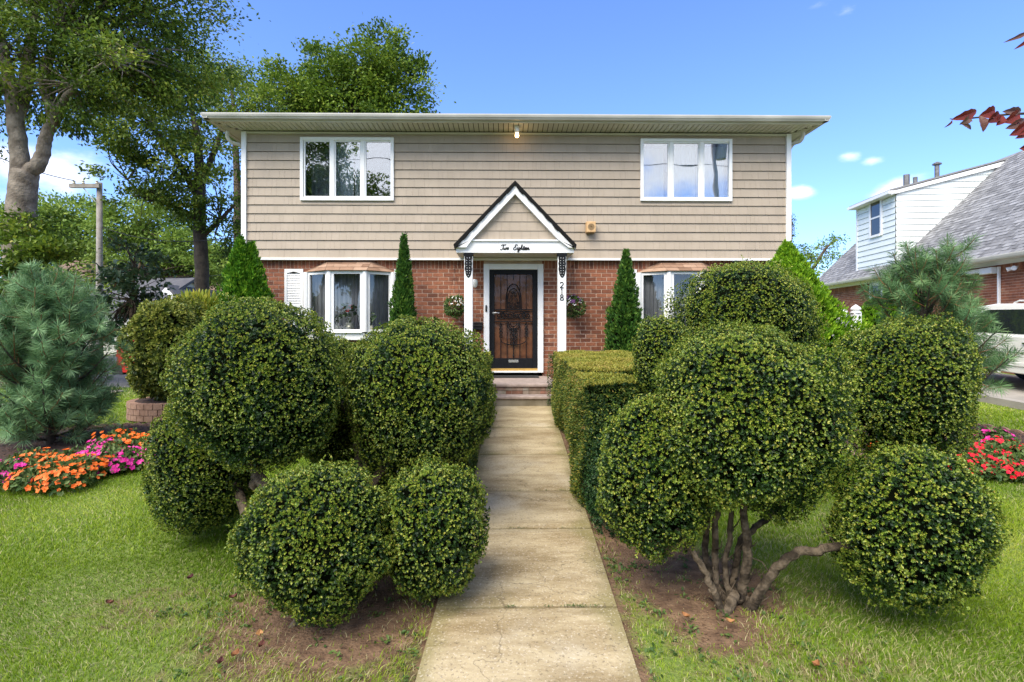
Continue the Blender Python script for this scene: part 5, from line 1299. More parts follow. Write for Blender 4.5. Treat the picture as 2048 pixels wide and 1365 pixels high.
# second tree beside the house
Y = 19.0
tree('dark leaved maple with low arching limb beside the left house wall', TG, gp(405, 740, Y),
     [(pp((405, 745, Y), (404, 600, Y), (402, 500, Y), (398, 425, Y), (400, 360, Y), (395, 280, Y), (380, 200, Y)), [.34, .25, .23, .21, .18, .13, .06]),
      (pp((398, 440, Y), (370, 425, Y), (330, 405, Y - .3), (290, 395, Y - .6), (255, 360, Y - .8)), [.14, .11, .09, .07, .03]),
      (pp((400, 480, Y), (440, 440, Y), (470, 410, Y)), [.10, .08, .04]),
      (pp((398, 400, Y), (360, 330, Y), (310, 260, Y), (270, 210, Y)), [.13, .10, .08, .04]),
      (pp((398, 380, Y), (430, 300, Y), (455, 220, Y)), [.12, .09, .04])],
     [E(290, 255, Y - .5, 85, 70, 2.0), E(365, 220, Y, 95, 90, 2.2), E(430, 290, Y, 70, 90, 1.8), E(330, 350, Y - .6, 70, 55, 1.6), E(250, 330, Y - .8, 45, 45, 1.2), E(420, 395, Y, 70, 55, 1.6), E(395, 130, Y + .5, 70, 60, 1.8), E(450, 470, Y, 45, 45, 1.4), E(290, 410, Y - .8, 60, 32, 1.1), E(210, 250, Y - .8, 40, 50, 1.2)],
     'maple', 'barkdark', 603, 41, 11, .145, .20, .45, 10)
Y = 27
tree('full green tree crown rising behind the left half of the roof', TG, gp(680, 720, Y),
     [(pp((690, 720, Y), (690, 400, Y), (700, 240, Y), (735, 150, Y)), [.4, .34, .28, .12]), (pp((692, 330, Y), (640, 240, Y), (560, 200, Y)), [.22, .18, .08])],
     [E(740, 160, Y, 70, 70, 2.4), E(680, 175, Y, 60, 55, 2), E(795, 190, Y, 75, 50, 2), E(770, 110, Y, 45, 45, 1.6), E(640, 120, Y, 32, 28, 1.1), E(660, 215, Y, 100, 40, 2), E(580, 195, Y, 60, 45, 1.8), E(560, 165, Y, 38, 25, 1.2), E(830, 140, Y, 30, 25, 1.0), E(710, 240, Y, 160, 40, 2.4)],
     'maplelight2', 'bark', 605, 50, 11, .19, .28, .45, 8)
Y = 24
tree('thin light green tree between the dark maple and the roof', TG, gp(480, 720, Y),
     [(pp((478, 720, Y), (475, 400, Y), (468, 240, Y), (460, 130, Y)), [.2, .16, .10, .04])],
     [E(465, 150, Y, 45, 55, 1.4), E(512, 195, Y, 40, 36, 1.2), E(535, 215, Y, 40, 26, 1.2), E(440, 200, Y, 40, 50, 1.4), E(475, 230, Y, 60, 40, 1.4)],
     'maplelight2', 'bark', 606, 40, 9, .14, .28, .5, 14)
Y = 36
tree('pale green rounded tree behind the utility pole', TG, gp(125, 690, Y),
     [(pp((125, 700, Y), (125, 560, Y), (128, 460, Y)), [.3, .22, .1])],
     [E(125, 430, Y, 62, 42, 2.6), E(90, 470, Y, 50, 45, 2.4), E(165, 480, Y, 45, 50, 2.2), E(120, 530, Y, 80, 45, 2.6), E(10, 480, Y, 40, 60, 2.2)], 'maplelight', 'bark', 607, 46, 10, .24, .42, .5, 8)
Y = 33
tree('light green tree filling the gap right of the utility pole', TG, gp(290, 690, Y),
     [(pp((290, 700, Y), (288, 560, Y), (280, 460, Y)), [.3, .22, .1])],
     [E(250, 450, Y, 48, 50, 2.2), E(310, 460, Y, 60, 50, 2.4), E(280, 520, Y, 90, 42, 2.4), E(370, 500, Y, 50, 42, 2.2), E(440, 530, Y, 50, 40, 2)], 'maplelight', 'bark', 608, 46, 10, .23, .40, .5, 8)
Y = 40
tree('tree crown low in the distance left of the dark maple trunk', TG, gp(380, 690, Y),
     [(pp((345, 700, Y), (345, 600, Y), (345, 540, Y)), [.3, .2, .1])],
     [E(350, 545, Y, 90, 28, 3), E(230, 560, Y, 50, 30, 2.5), E(470, 540, Y, 50, 40, 2.5)], 'maple', 'bark', 609, 22, 10, .26, .45, .5, 5)
Y = 15
tree('small dark tree with big drooping leaves behind the blue green pine', TG, gp(265, 745, Y),
     [(pp((265, 752, Y), (262, 680, Y), (265, 600, Y), (270, 540, Y)), [.09, .07, .05, .02])],
     [E(270, 540, Y, 45, 45, .8), E(235, 590, Y, 42, 42, .8), E(295, 580, Y, 38, 40, .8), E(260, 640, Y, 55, 40, .8), E(222, 672, Y, 34, 30, .6), E(260, 500, Y, 26, 26, .5)], 'mapledark', 'bark', 610, 42, 7, .20, .16, .6, 12)
Y = 42
tree('small feathery tree behind the neighbouring roof', TG, gp(1640, 690, Y),
     [(pp((1610, 700, Y), (1612, 560, Y), (1625, 520, Y)), [.25, .18, .06]), (pp((1612, 560, Y), (1650, 500, Y), (1675, 478, Y)), [.14, .10, .04])],
     [E(1650, 488, Y, 36, 12, 1.6), E(1625, 512, Y, 34, 14, 1.6), E(1610, 540, Y, 26, 22, 1.6), E(1655, 520, Y, 24, 14, 1.4), E(1600, 500, Y, 14, 14, 1)], 'maplelight', 'bark', 611, 19, 9, .20, .36, .3, 9)
Y = 30
tree('thin dark conifer tip beside the right house corner', TG, gp(1583, 690, Y),
     [(pp((1583, 700, Y), (1583, 560, Y), (1583, 440, Y)), [.12, .08, .02])],
     [E(1584, 520, Y, 14, 40, .5), E(1584, 475, Y, 8, 25, .35), E(1583, 447, Y, 4, 14, .2)], 'mapledark', 'bark', 612, 60, 8, .12, .12, .6, 5)
Y = 21
tree('leafy light green tree filling in behind the left pine top', TG, gp(110, 745, Y),
     [(pp((110, 750, Y), (110, 640, Y), (115, 560, Y)), [.14, .10, .05])],
     [E(110, 545, Y, 70, 34, 1.4), E(180, 590, Y, 42, 28, 1.1), E(60, 590, Y, 60, 34, 1.2), E(215, 545, Y, 34, 34, .9)], 'maplelight2', 'bark', 614, 40, 9, .13, .24, .5, 8)
# distant woods closing the horizon
g = np.random.default_rng(613); mb = MB(); cs_ = []
for a in np.linspace(-70, 250, 85):
    aa = R(a + g.uniform(-1.5, 1.5)); D_ = g.uniform(95, 125); c = (D_ * math.cos(aa), D_ * math.sin(aa) , g.uniform(3, 5)); cs_.append((c, (g.uniform(5, 8), g.uniform(5, 8), g.uniform(3.5, 6)), 90))
leafy(mb, cs_, 9, 1.0, g, spread=1.1); tag(mb.build('distant_trees', 'maple'), 'low belt of distant trees closing the horizon', 'trees', kind='stuff')
# planter shrub in the brick ring
def plainshrub(lab, px_, py_, Y, rx, rz, ry, m, seed, dens, L, W, name='shrub', group=None):
    c, fr_ = fitball(px_, py_, Y, rx, rz, ry, .3, 0); r = empty(name, lab, 'shrub', (c.x, c.y, G(c.x, c.y)), 0, group)
    foliage_ball('foliage', c, fr_, r, m, seed, dens, L, W, 5, .06, square=.3, vbase=(.05, .45), vtip=(.45, .95))
    mb = MB(); z = G(c.x, c.y)
    for q in range(4): limb(mb, [(c.x + .04 * q - .06, c.y, z - .02), (c.x + .1 * (q - 1.5), c.y + .05, z + (c.z - z) * .6), (c.x + .2 * (q - 1.5), c.y, c.z)], [.03, .025, .01], 6)
    mb.build('stems', 'bark', r); return c
cS = plainshrub('large rounded yellow green shrub growing in the round brick planter', 338, 700, 8.3, 90, 98, .70, 'shrub', 620, 900, .05, .024)
c = P(278, 800, 8.0)
mb = MB(); g = np.random.default_rng(8); pcx, pcy, prr = cS.x + .02, 8.35, .62
zb = G(pcx, pcy)
pr = empty('brick_planter', 'round planter ring of tan bricks at the foot of the yellow green shrub', 'planter', (pcx, pcy, zb))
for row in range(3):
    n = 30
    for k in range(n):
        a0 = 2 * math.pi * (k + .5 * (row % 2)) / n; a1 = a0 + 2 * math.pi / n * .93; z0 = zb + row * .088; z1 = z0 + .08
        vs = [(pcx + rr * math.cos(a), pcy + rr * math.sin(a), z) for z in (z0, z1) for rr, a in ((prr, a0), (prr, a1), (prr - .1, a1), (prr - .1, a0))]
        mb.add(vs, [(0, 1, 2, 3), (7, 6, 5, 4), (0, 4, 5, 1), (1, 5, 6, 2), (2, 6, 7, 3), (3, 7, 4, 0)], float(g.uniform(.5, 1)))
mb.build('brick_ring', mat('tan_planter_brick', (1, 1, 1), .9, (.75, .72, .7), 14, vcols=[(0, (.22, .12, .08)), (1, (.36, .22, .15))], bump=.5, bscale=60), pr)
mb = MB(); mb.lathe((pcx, pcy, zb), [(prr - .012, 0), (prr - .012, .255)], 40); mb.build('soil', 'soil', pr)
# spiky golden shrub
c = P(398, 612, 9.6); r = empty('shrub', 'golden variegated shrub with long pointed leaves behind the rounded shrub', 'shrub', (c.x, c.y, G(c.x, c.y)))
g = np.random.default_rng(9); n = 900; d = runit(n, g); pos = np.array(c) + d * [.42, .35, .3] * g.uniform(.4, 1, (n, 1)); pos[:, 2] -= .1
mb = MB(); leaves(mb, pos, d * .6 + runit(n, g) * .4 + [0, 0, .8], runit(n, g), .17, .04, g.uniform(0, 1, n), g); mb.build('foliage', 'gold', r)
mb = MB(); limb(mb, [(c.x, c.y, G(c.x, c.y)), (c.x, c.y, c.z - .4), (c.x, c.y, c.z)], [.04, .03, .01], 6); mb.build('stems', 'bark', r)

# impatiens
def impatiens(x, y, rad, h, petal, lab, cat='flowers', seed=0, nf=70, group='impatiens plants in the flower beds'):
    g = np.random.default_rng(seed); z = G(x, y) + .05
    r = empty('impatiens_plant', lab, cat, (x, y, z), 0, group)
    n = int(900 * rad / .3); d = runit(n, g); d[:, 2] = np.abs(d[:, 2]); rr = g.uniform(.45, 1, n) ** .5
    pos = np.array([x, y, z]) + d * [rad, rad, h] * rr[:, None] * (1 + lump(d, .12, g))[:, None]
    mb = MB(); leaves(mb, pos, d * .6 + runit(n, g) * .8, d + runit(n, g) * .4, .055 * g.uniform(.6, 1.2, n), .03, g.uniform(0, 1, n), g); mb.build('foliage', 'flowerleaf', r)
    d = runit(nf, g); d[:, 2] = np.abs(d[:, 2]) * 1.0 + .08; d = norm(d)
    pos = np.array([x, y, z]) + d * [rad, rad, h] * (1.03 + lump(d, .12, g))[:, None]
    mb = MB(); flowers(mb, pos, norm(d + np.array([0, -.35, .35]) + runit(nf, g) * .25), .050 * g.uniform(.6, 1.2, nf), g); mb.build('flowers', petal, r)
def bedpt(px_, py_): Y_ = 1785 / (py_ - 615); p = P(px_, py_, Y_); return p.x, Y_
spots = [(18, 958, 'magenta', 'magenta impatiens cut by the left edge of the photo'),
         (75, 962, 'orange', 'orange impatiens mound beside the magenta one at the left edge'), (132, 965, 'orange', 'frontmost orange impatiens mound nearest the lawn'), (70, 930, 'orange', 'leftmost of the back row of orange impatiens'),
         (128, 935, 'orange', 'orange impatiens mound in the middle of the orange patch'), (160, 948, 'orange', 'orange impatiens mound at the right end, beside the magenta patch'),
         (188, 930, 'magenta', 'magenta impatiens next to the orange patch'), (222, 932, 'magenta', 'magenta impatiens mound in the middle of the magenta patch'), (262, 924, 'magenta', 'magenta impatiens nearest the leafy bush'),
         (215, 905, 'magenta', 'magenta impatiens at the back against the pine'), (262, 898, 'orange', 'orange impatiens behind the magenta patch'), (240, 885, 'orange', 'orange impatiens furthest back right of the pine')]
for i, (a, b, col, lab) in enumerate(spots):
    x, y = bedpt(a, b + 12); impatiens(x, y, .23, .17, col, lab, seed=700 + i, nf=100)
spots = [(1935, 942, 'redpetal', 'red impatiens at the left end of the right patch'), (1975, 945, 'redpetal', 'front red impatiens against the scalloped edging'), (2020, 948, 'redpetal', 'red impatiens at the right edge of the photo'),
         (1968, 915, 'redpetal', 'pinkish impatiens in the middle of the red patch'), (2010, 905, 'redpetal', 'red impatiens in the back row of the right patch'), (2045, 920, 'redpetal', 'red impatiens partly outside the right edge'), (1985, 880, 'magenta', 'pink impatiens furthest back in the right bed'),
         (1790, 900, 'orange', 'orange impatiens glimpsed between two foliage balls'), (1830, 905, 'orange', 'orange impatiens just right of the glimpsed one')]
for i, (a, b, col, lab) in enumerate(spots):
    x, y = bedpt(a, b + 14); impatiens(x, y, .22, .15, col, lab, seed=730 + i, nf=65)

# ================================================================== LAWN
def blades(n, x0, x1, y0, y1, h, w_, seed):
    g = np.random.default_rng(seed); x = g.uniform(x0, x1, n); y = g.uniform(y0, y1, n)
    s = soilmask(x, y); keep = ~inpath(x, y, .02) & (np.abs(x) < y * 1.02 + .9)
    keep &= (g.uniform(size=n) > np.clip(s * 1.25 + .2 * np.sin(x * 7 + y * 5) * s, 0, .97))
    for cx, cy, r_ in BEDS: keep &= ((x - cx) ** 2 + (y - cy) ** 2 > (r_ - .03) ** 2)
    keep &= ~((x > 8.5) | (x < -11.5)) & ~((x > -8.9) & (x < -8.08) & ((y < 11.4) | (y > 15.65))) & ~((x < -3.1) & (y > 11.85) & (y < 15.25))
    keep &= ~((x > XL) & (x < XR) & (y > 10.6)) & ~((x > -.35) & (x < .95) & (y > 8.8)) & ~(((x - pcx) ** 2 + (y - pcy) ** 2) < prr ** 2)
    x, y = x[keep], y[keep]; n = len(x); s = s[keep]
    return x, y, n, s, g
def grass(bands):
    mb = MB()
    for i, (n, x0, x1, y0, y1, h, w_) in enumerate(bands):
        x, y, n, s, g = blades(n, x0, x1, y0, y1, h, w_, 800 + i)
        pos = np.stack([x, y, gz(x, y) - .004], 1)
        sw = np.stack([np.sin(x * 1.9 + y * 1.3) + np.sin(y * 3.1 - x), np.cos(x * 2.3 - y * 1.1)], 1) * .25
        bend = np.concatenate([g.normal(size=(n, 2)) * .55 + sw, np.zeros((n, 1))], 1)
        H = h * g.uniform(.45, 1.25, (n, 1)) * (1 - .35 * s[:, None]) * (1 + .25 * np.sin(x * 2.1 + 1.3 * y)[:, None])
        m_ = pos + np.array([0, 0, 1]) * H * .6 + bend * H * .35; t = pos + np.array([0, 0, 1]) * H * .92 + bend * H * 1.0
        sd_ = norm(np.cross(g.normal(size=(n, 3)) * [1, 1, 0], [0, 0, 1])) * w_ * g.uniform(.7, 1.3, (n, 1)) / 2
        patch = .5 + .22 * np.sin(x * 1.3 + .8 * y) * np.sin(.9 * y - .5 * x) + .12 * np.sin(x * 4.1) * np.sin(y * 3.7) + .14 * np.sin(x * .6 - y * 1.9)
        v = np.clip(patch + g.normal(0, .16, n), 0, .93); dry = g.uniform(size=n) < (.05 + .45 * s + .10 * np.clip(np.sin(x * 1.7 - y * 2.2) * np.sin(x * .9 + y * 1.4) * 2 - .4, 0, 1)); v[dry] = 1; H[dry] *= .7
        q = np.empty((n, 4, 3)); q[:, 0] = pos - sd_; q[:, 1] = pos + sd_; q[:, 2] = m_ + sd_ * .8; q[:, 3] = m_ - sd_ * .8
        mb.batch(q.reshape(-1, 3), 4, v)
        q = np.empty((n, 3, 3)); q[:, 0] = m_ - sd_ * .8; q[:, 1] = m_ + sd_ * .8; q[:, 2] = t
        mb.batch(q.reshape(-1, 3), 3, v)
    return mb.build('grass', 'grass')
gr = grass([(290000, -4.2, 4.2, 1.9, 3.6, .034, .0036), (230000, -6.4, 6.4, 3.6, 6.0, .042, .0050), (150000, -10, 9, 6.0, 10.0, .046, .009), (70000, -15, 8.5, 10, 16, .06, .015), (40000, -40, -19, 5, 60, .08, .04)])
tag(gr, 'green lawn grass with thinner dry patches near the path', 'grass', kind='stuff')
# litter of small bits on the bare soil
g = np.random.default_rng(91); n = 14000; x = g.uniform(-2.2, 2.2, n); y = g.uniform(2, 5.5, n); s = soilmask(x, y); k = (s > .35) & ~inpath(x, y, .0); x, y = x[k], y[k]; n = len(x)
mb = MB(); pos = np.stack([x, y, gz(x, y) + .004], 1); d = g.normal(size=(n, 3)) * [1, 1, .25]
leaves(mb, pos, d, np.array([0, 0, 1.]) + runit(n, g) * .4, g.uniform(.006, .022, n), .006, g.beta(1.6, 2.4, n), g)
for bi, (cx, cy, r_) in enumerate(BEDS):
    m_ = 2500; a = g.uniform(0, 6.28, m_); rr = r_ * np.sqrt(g.uniform(0, .95, m_)); X_ = cx + rr * np.cos(a); Y_ = cy + rr * np.sin(a)
    leaves(mb, np.stack([X_, Y_, gz(X_, Y_) + .062], 1), g.normal(size=(m_, 3)) * [1, 1, .3], np.array([0, 0, 1.]) + runit(m_, g) * .5, .035, .015, g.uniform(0, .55, m_), g)
tag(mb.build('bark_litter', 'litter'), 'loose bark chips and bits scattered over the bare soil', 'litter', kind='stuff')
# small weeds
g = np.random.default_rng(92); mb = MB(); n = 260; x = g.uniform(-1.9, 1.9, n); y = g.uniform(2.3, 4.4, n); s = soilmask(x, y); k = (s > .3) & ~inpath(x, y, .03); x, y = x[k], y[k]; n = len(x); K = 9
jx = g.uniform(0, 1, 26); jy = g.choice([2.94, 3.985, 2.94, 4.8], 26); jx = pathL(jy) * (1 - jx ** .5) + pathR(jy) * jx ** .5; x = np.concatenate([x, jx]); y = np.concatenate([y, jy]); n = len(x)
pos = np.repeat(np.stack([x, y, gz(x, y) + np.where(inpath(x, y), .026, .005)], 1), K, 0) + g.normal(size=(n * K, 3)) * np.repeat(np.where(inpath(x, y)[:, None], [[.012, .002, .002]], [[.02, .02, .006]]), K, 0)
leaves(mb, pos, g.normal(size=(n * K, 3)) * [1, 1, .3] + [0, 0, .35], np.array([0, 0, 1.]) + runit(n * K, g) * .5, np.repeat(np.where(inpath(x, y), .012, .03), K), np.repeat(np.where(inpath(x, y), .005, .016), K), g.uniform(.2, .8, n * K), g)
tag(mb.build('weeds', 'flowerleaf'), 'tiny weeds sprouting from the bare soil beside the path', 'weeds', kind='stuff')
# fallen leaves
FL = [(519, 1282, .8, 'tan curled fallen leaf on the grass left of the path'), (440, 1337, .05, 'dark purple fallen leaf lowest on the left lawn'), (470, 1322, .4, 'reddish brown fallen leaf beside the dark purple one'), (522, 1304, .1, 'dark fallen leaf just below the tan curled leaf'),
      (220, 1215, .15, 'dark fallen leaf far out on the left lawn'), (380, 1165, .02, 'purple fallen leaf left of the lowest topiary ball'), (1461, 1262, .7, 'orange brown fallen leaf at the right topiary trunk'), (1372, 1250, .55, 'brown curled fallen leaf on the soil right of the path'),
      (1632, 1352, .5, 'brown fallen leaf at the bottom of the right lawn'), (466, 1205, .1, 'dark fallen leaf nearer the left topiary')]
for i, (a, b, v, lab) in enumerate(FL):
    Y_ = 1785 / (b - 615); p = P(a, b, Y_); g = np.random.default_rng(950 + i); mb = MB(); z = G(p.x, Y_) + .035; an = g.uniform(0, 6.28)
    vs = []; w_ = .014; ln = .045
    for j, t in enumerate(np.linspace(-1, 1, 7)):
        ww = w_ * (1 - t * t) ** .5 * (1 + .25 * math.sin(j * 5)) + .001
        for s_ in (-1, 0, 1): vs.append((p.x + math.cos(an) * t * ln / 2 - math.sin(an) * s_ * ww, Y_ + math.sin(an) * t * ln / 2 + math.cos(an) * s_ * ww, z + .012 * abs(s_) + .012 * t * t))
    mb.add(vs, [(r_ * 3 + c, r_ * 3 + c + 1, r_ * 3 + c + 4, r_ * 3 + c + 3) for r_ in range(6) for c in range(2)], v)
    tag(mb.build('fallen_leaf', 'dryleaf'), lab, 'leaf', 'fallen leaves on lawn and soil')
# path light
p = P(1292, 1075, 3.62); r = empty('path_light', 'small black mushroom path light at the foot of the right hedge', 'garden light', (p.x, p.y, G(p.x, p.y)))
zg = G(p.x, p.y); mb = MB(); mb.lathe((p.x, p.y, zg), [(.006, -.05), (.022, 0), (.02, .02), (.011, .03), (.011, .13)], 12); mb.build('stake', 'black', r)
mb = MB(); mb.lathe((p.x, p.y, zg), [(.03, .13), (.034, .16), (.075, .17), (.07, .185), (.03, .2), (.004, .205)], 20); mb.build('cap', 'black', r)
# ================================================================== NEIGHBOURING HOUSE
ang = math.atan(.11); ex = (math.sin(ang), math.cos(ang)); nx_ = (math.cos(ang), -math.sin(ang))
NO = Vector((12.5, 12.65, 0)); EZ = 3.54
nh = empty('neighbour_house', 'red brick cape house with grey shingle roof and pale green sided dormer', 'house', (NO.x, NO.y, 0), -ang)
def sN(px_, t):      # position along the eave for photo column px at depth offset t
    d = P(px_, 500, 10) - Vector((0, 0, CAMZ)); d = (d.x, d.y)
    ox, oy = NO.x + nx_[0] * t, NO.y + nx_[1] * t
    # solve k*d = o + s*ex
    det = d[0] * (-ex[1]) - d[1] * (-ex[0]); k = (ox * (-ex[1]) - oy * (-ex[0])) / det; s = (d[0] * oy - d[1] * ox) / det
    return s, k * d[1]
def zN(px_, py_, t): return P(px_, py_, sN(px_, t)[1]).z
def nb_(mb, name, m, parent=nh, **k): return mb.build(name, m, parent, local=True, **k)
S0 = -6.0; S1 = sN(1622, 0)[0]
g = np.random.default_rng(71); tw = .38; zgn = .3
mb = MB(); mb.box(tw + .008, 8.4, S0, S1 - .3, 0, EZ - .12); nb_(mb, 'mortar_wall', 'mortar')
mb = MB(); ztop = EZ - .20; z = ztop - .2; row = 0
sw0, _ = sN(1768, tw); sw1, _ = sN(1741, tw); zw1 = zN(1755, 566, tw)
while z > .2:
    s = S0 + (.1 if row % 2 else 0)
    while s < S1 - .35:
        e = min(s + .204, S1 - .31)
        if not (e > sw0 and s < sw1 and z > 1.2): mb.box(tw + g.uniform(0, .002), tw + .02, s, e, z - .061, z, float(np.clip(g.normal(.62, .2), 0, 1)))
        s += .215
    z -= .072; row += 1
s = S0
while s < S1 - .35: mb.box(tw, tw + .02, s, s + .062, ztop - .195, ztop, float(np.clip(g.normal(.55, .2), 0, 1))); s += .073
nb_(mb, 'brick_wall', 'brick')
mb = MB(); mb.box(tw - .02, tw + .02, S0, S1 - .3, ztop + .0, EZ - .02); nb_(mb, 'frieze_board', 'white')
mb = MB(); mb.box(.02, tw, S0, S1, EZ - .10, EZ - .07); nb_(mb, 'soffit', 'white')
mb = MB(); mb.prism([(.02, EZ - .12), (.02, EZ), (-.1, EZ), (-.1, EZ - .03), (-.085, EZ - .08), (-.06, EZ - .12)], 'y', S0, S1); nb_(mb, 'gutter', 'cream', bevel=.005)
# roof plane 45deg, shingle tabs
RT = 4.0; slope = 3.71 / 3.73
mb = MB(); mb.add([(0, S0, EZ), (0, S1, EZ), (RT, S1, EZ + RT * slope), (RT, S0, EZ + RT * slope), (8.6, S1, EZ - .2), (8.6, S0, EZ - .2)], [(0, 1, 2, 3), (3, 2, 4, 5), (0, 3, 5), (1, 4, 2)]); nb_(mb, 'roof_deck', 'roofgrey')
L_ = RT * math.sqrt(1 + slope * slope); cs_ = .142; n = int(L_ / cs_); ca, sa = 1 / math.sqrt(1 + slope ** 2), slope / math.sqrt(1 + slope ** 2)
mb = MB()
for i in range(n):
    u0, u1 = i * cs_, (i + 1) * cs_ + .01; s = S0 - g.uniform(0, .3)
    while s < S1:
        wd = g.uniform(.10, .24); e = min(s + wd, S1); h0 = .010 + g.choice([0, .008]); dk = g.uniform(0, 1); s_ = max(s, S0)
        if e > s_:
            def q(u, h, ss): return (u * ca - h * sa - .02, ss, EZ + .004 + u * sa + h * ca)
            mb.add([q(u0, h0, s_), q(u0, h0, e), q(u1, .004, e), q(u1, .004, s_), q(u0, 0, s_), q(u0, 0, e)], [(3, 2, 1, 0), (0, 1, 5, 4)], dk * (.55 if h0 < .012 else 1) + .15)
        s = e
roofn = nb_(mb, 'roof', 'roofgrey')
mb = MB(); mb.prism([(-.06, EZ - .05), (RT, EZ + RT * slope - .0), (RT, EZ + RT * slope - .16), (-.06, EZ - .2)], 'y', S1, S1 + .04); nb_(mb, 'rake_board', 'white')
# dormer
td = .35; sd0, _ = sN(1792, td); sd1, _ = sN(1715, td); zd1 = zN(1792, 383, td)
te = 3.9; zroof = lambda t: EZ + t * slope
rt = (5.78 - 4.9 + .0) / 3.4; rt = .27
dm = MB(); zc = zd1
dm.add([(td, sd0, zroof(td) - .05), (td, sd1, zroof(td) - .05), (td, sd1, zc), (td, sd0, zc), (te, sd0, zroof(te)), (te, sd1, zroof(te)), (te, sd0, zc + rt * (te - td)), (te, sd1, zc + rt * (te - td))],
       [(0, 3, 2, 1), (0, 4, 6, 3), (1, 2, 7, 5)])
dorm = nb_(dm, 'dormer', 'shadowgap')
def lap(name, quadf, rows, parent, m='aluside'): pass
mb = MB(); ch_ = .205; z = zroof(td) - .1
while z < zc + rt * (te - td):
    z2 = z + ch_ - .009
    # front face (facing the driveway)
    if z < zc:
        zt_ = min(z2, zc); segs = [(sd0, sd1)]
        wz0, wz1, wa, wb = zN(1755, 474, td), zN(1755, 396, td), sN(1766, td)[0], sN(1741, td)[0]
        for a, b in segs: mb.add([(td - .028, a, z), (td - .028, b, z), (td - .006, b, zt_), (td - .006, a, zt_), (td, a, z), (td, b, z)], [(0, 3, 2, 1), (0, 1, 5, 4)])
    # side face: between the main roof line and the dormer roof line
    def lim(zz): return (max(td, (zz - EZ) / slope * 1.0) if False else (zz - EZ) / slope)
    a0 = td if z > zc - 9 else td
    zt_ = z2
    # upper boundary: t must exceed (z-zc)/rt ; lower-right boundary: t < (z-EZ)/slope
    l0, l1 = td + max(0, (z - zc) / rt), td + max(0, (zt_ - zc) / rt); r0, r1 = (z - EZ) / slope, (zt_ - EZ) / slope
    if r0 > l0 - .001 or r1 > l1:
        r0 = max(r0, l0); r1 = max(r1, l1); 
        if l0 < te and r1 - l1 + r0 - l0 > .01: mb.add([(l0, sd0 - .026, z), (r0, sd0 - .026, z), (r1, sd0 - .006, zt_), (l1, sd0 - .006, zt_), (l0, sd0, z), (r0, sd0, z)], [(0, 1, 2, 3), (4, 5, 1, 0)])
    z += ch_
mb.build('lap_siding', 'aluside', dorm, local=True)
mb = MB(); mb.box(td - .03, td + .03, sd1 - .04, sd1 + .06, zroof(td) - .05, zc); mb.build('corner_trim', 'white', dorm, local=True)
mb = MB(); mb.prism([(td - .25, zc - .01), (te + .6, zc + .02 + rt * (te + .6 - td)), (te + .6, zc + .07 + rt * (te + .6 - td)), (td - .25, zc + .05)], 'y', sd0 - .12, sd1 + .12); mb.build('dormer_roof', 'roofgrey', dorm, local=True)
mb = MB(); mb.prism([(td - .22, zc - .14), (te, zc - .16 + rt * (te - td)), (te, zc - .01 + rt * (te - td)), (td - .22, zc - .02)], 'y', sd0 - .10, sd0 - .03); mb.box(td - .32, td - .02, sd0 - .12, sd1 + .12, zc - .10, zc - .0); mb.build('eave_trim', 'white', dorm, local=True)
mb = MB(); 
ym = (wa + wb) / 2
mb.box(td - .06, td + .02, wa, wa + .09, wz0, wz1); mb.box(td - .06, td + .02, wb - .09, wb, wz0, wz1); mb.box(td - .059, td + .02, wa + .09, wb - .09, wz1 - .09, wz1); mb.box(td - .075, td + .02, wa + .09, wb - .09, wz0, wz0 + .08); mb.box(td - .05, td + .01, wa + .09, wb - .09, (wz0 + wz1) / 2 - .03, (wz0 + wz1) / 2 + .03)
wd_ = mb.build('window', 'white', dorm, local=True)
mb = MB(); mb.box(td - .035, td + .0, wa + .09, wb - .09, wz0 + .08, wz1 - .09); mb.build('window_glass', 'carglass', dorm, local=True)
for pxx, y0_, y1_, rr, lab in ((1813, 350, 372, .10, 'thick dark vent pipe'), (1830.5, 355, 368, .07, 'short dark vent pipe'), (1874, 331, 352, .075, 'tall vent pipe with metal cap')):
    t_ = 1.6 if pxx < 1850 else 2.6; s_, Yd = sN(pxx, t_); zb_ = P(pxx, y1_ + 3, Yd).z; zt_ = P(pxx, y0_, Yd).z
    mb = MB(); mb.lathe((t_, s_, 0), [(rr, min(zb_, zc + rt * (t_ - td)) - .1), (rr, zt_)], 12)
    if 'cap' in lab: mb.lathe((t_, s_, 0), [(rr * .5, zt_), (rr * 1.9, zt_ + .02), (rr * 1.9, zt_ + .06), (rr * .5, zt_ + .12)], 12)
    o = nb_(mb, 'vent_pipe', 'pipe'); o['label'] = lab
# ground floor window
mb = MB(); wz0 = 1.25
mb.box(tw - .05, tw + .03, sw0, sw0 + .1, wz0, zw1); mb.box(tw - .05, tw + .03, sw1 - .1, sw1, wz0, zw1); mb.box(tw - .049, tw + .03, sw0 + .1, sw1 - .1, zw1 - .1, zw1); mb.box(tw - .06, tw + .03, sw0 + .1, sw1 - .1, wz0, wz0 + .1); mb.box(tw - .03, tw + .02, sw0 + .1, sw1 - .1, (wz0 + zw1) / 2 - .03, (wz0 + zw1) / 2 + .03)
w2 = nb_(mb, 'window', 'white'); mb = MB(); mb.box(tw - .01, tw + .0, sw0 + .1, sw1 - .1, wz0 + .1, zw1 - .1); mb.build('pane', 'carglass', w2, local=True)
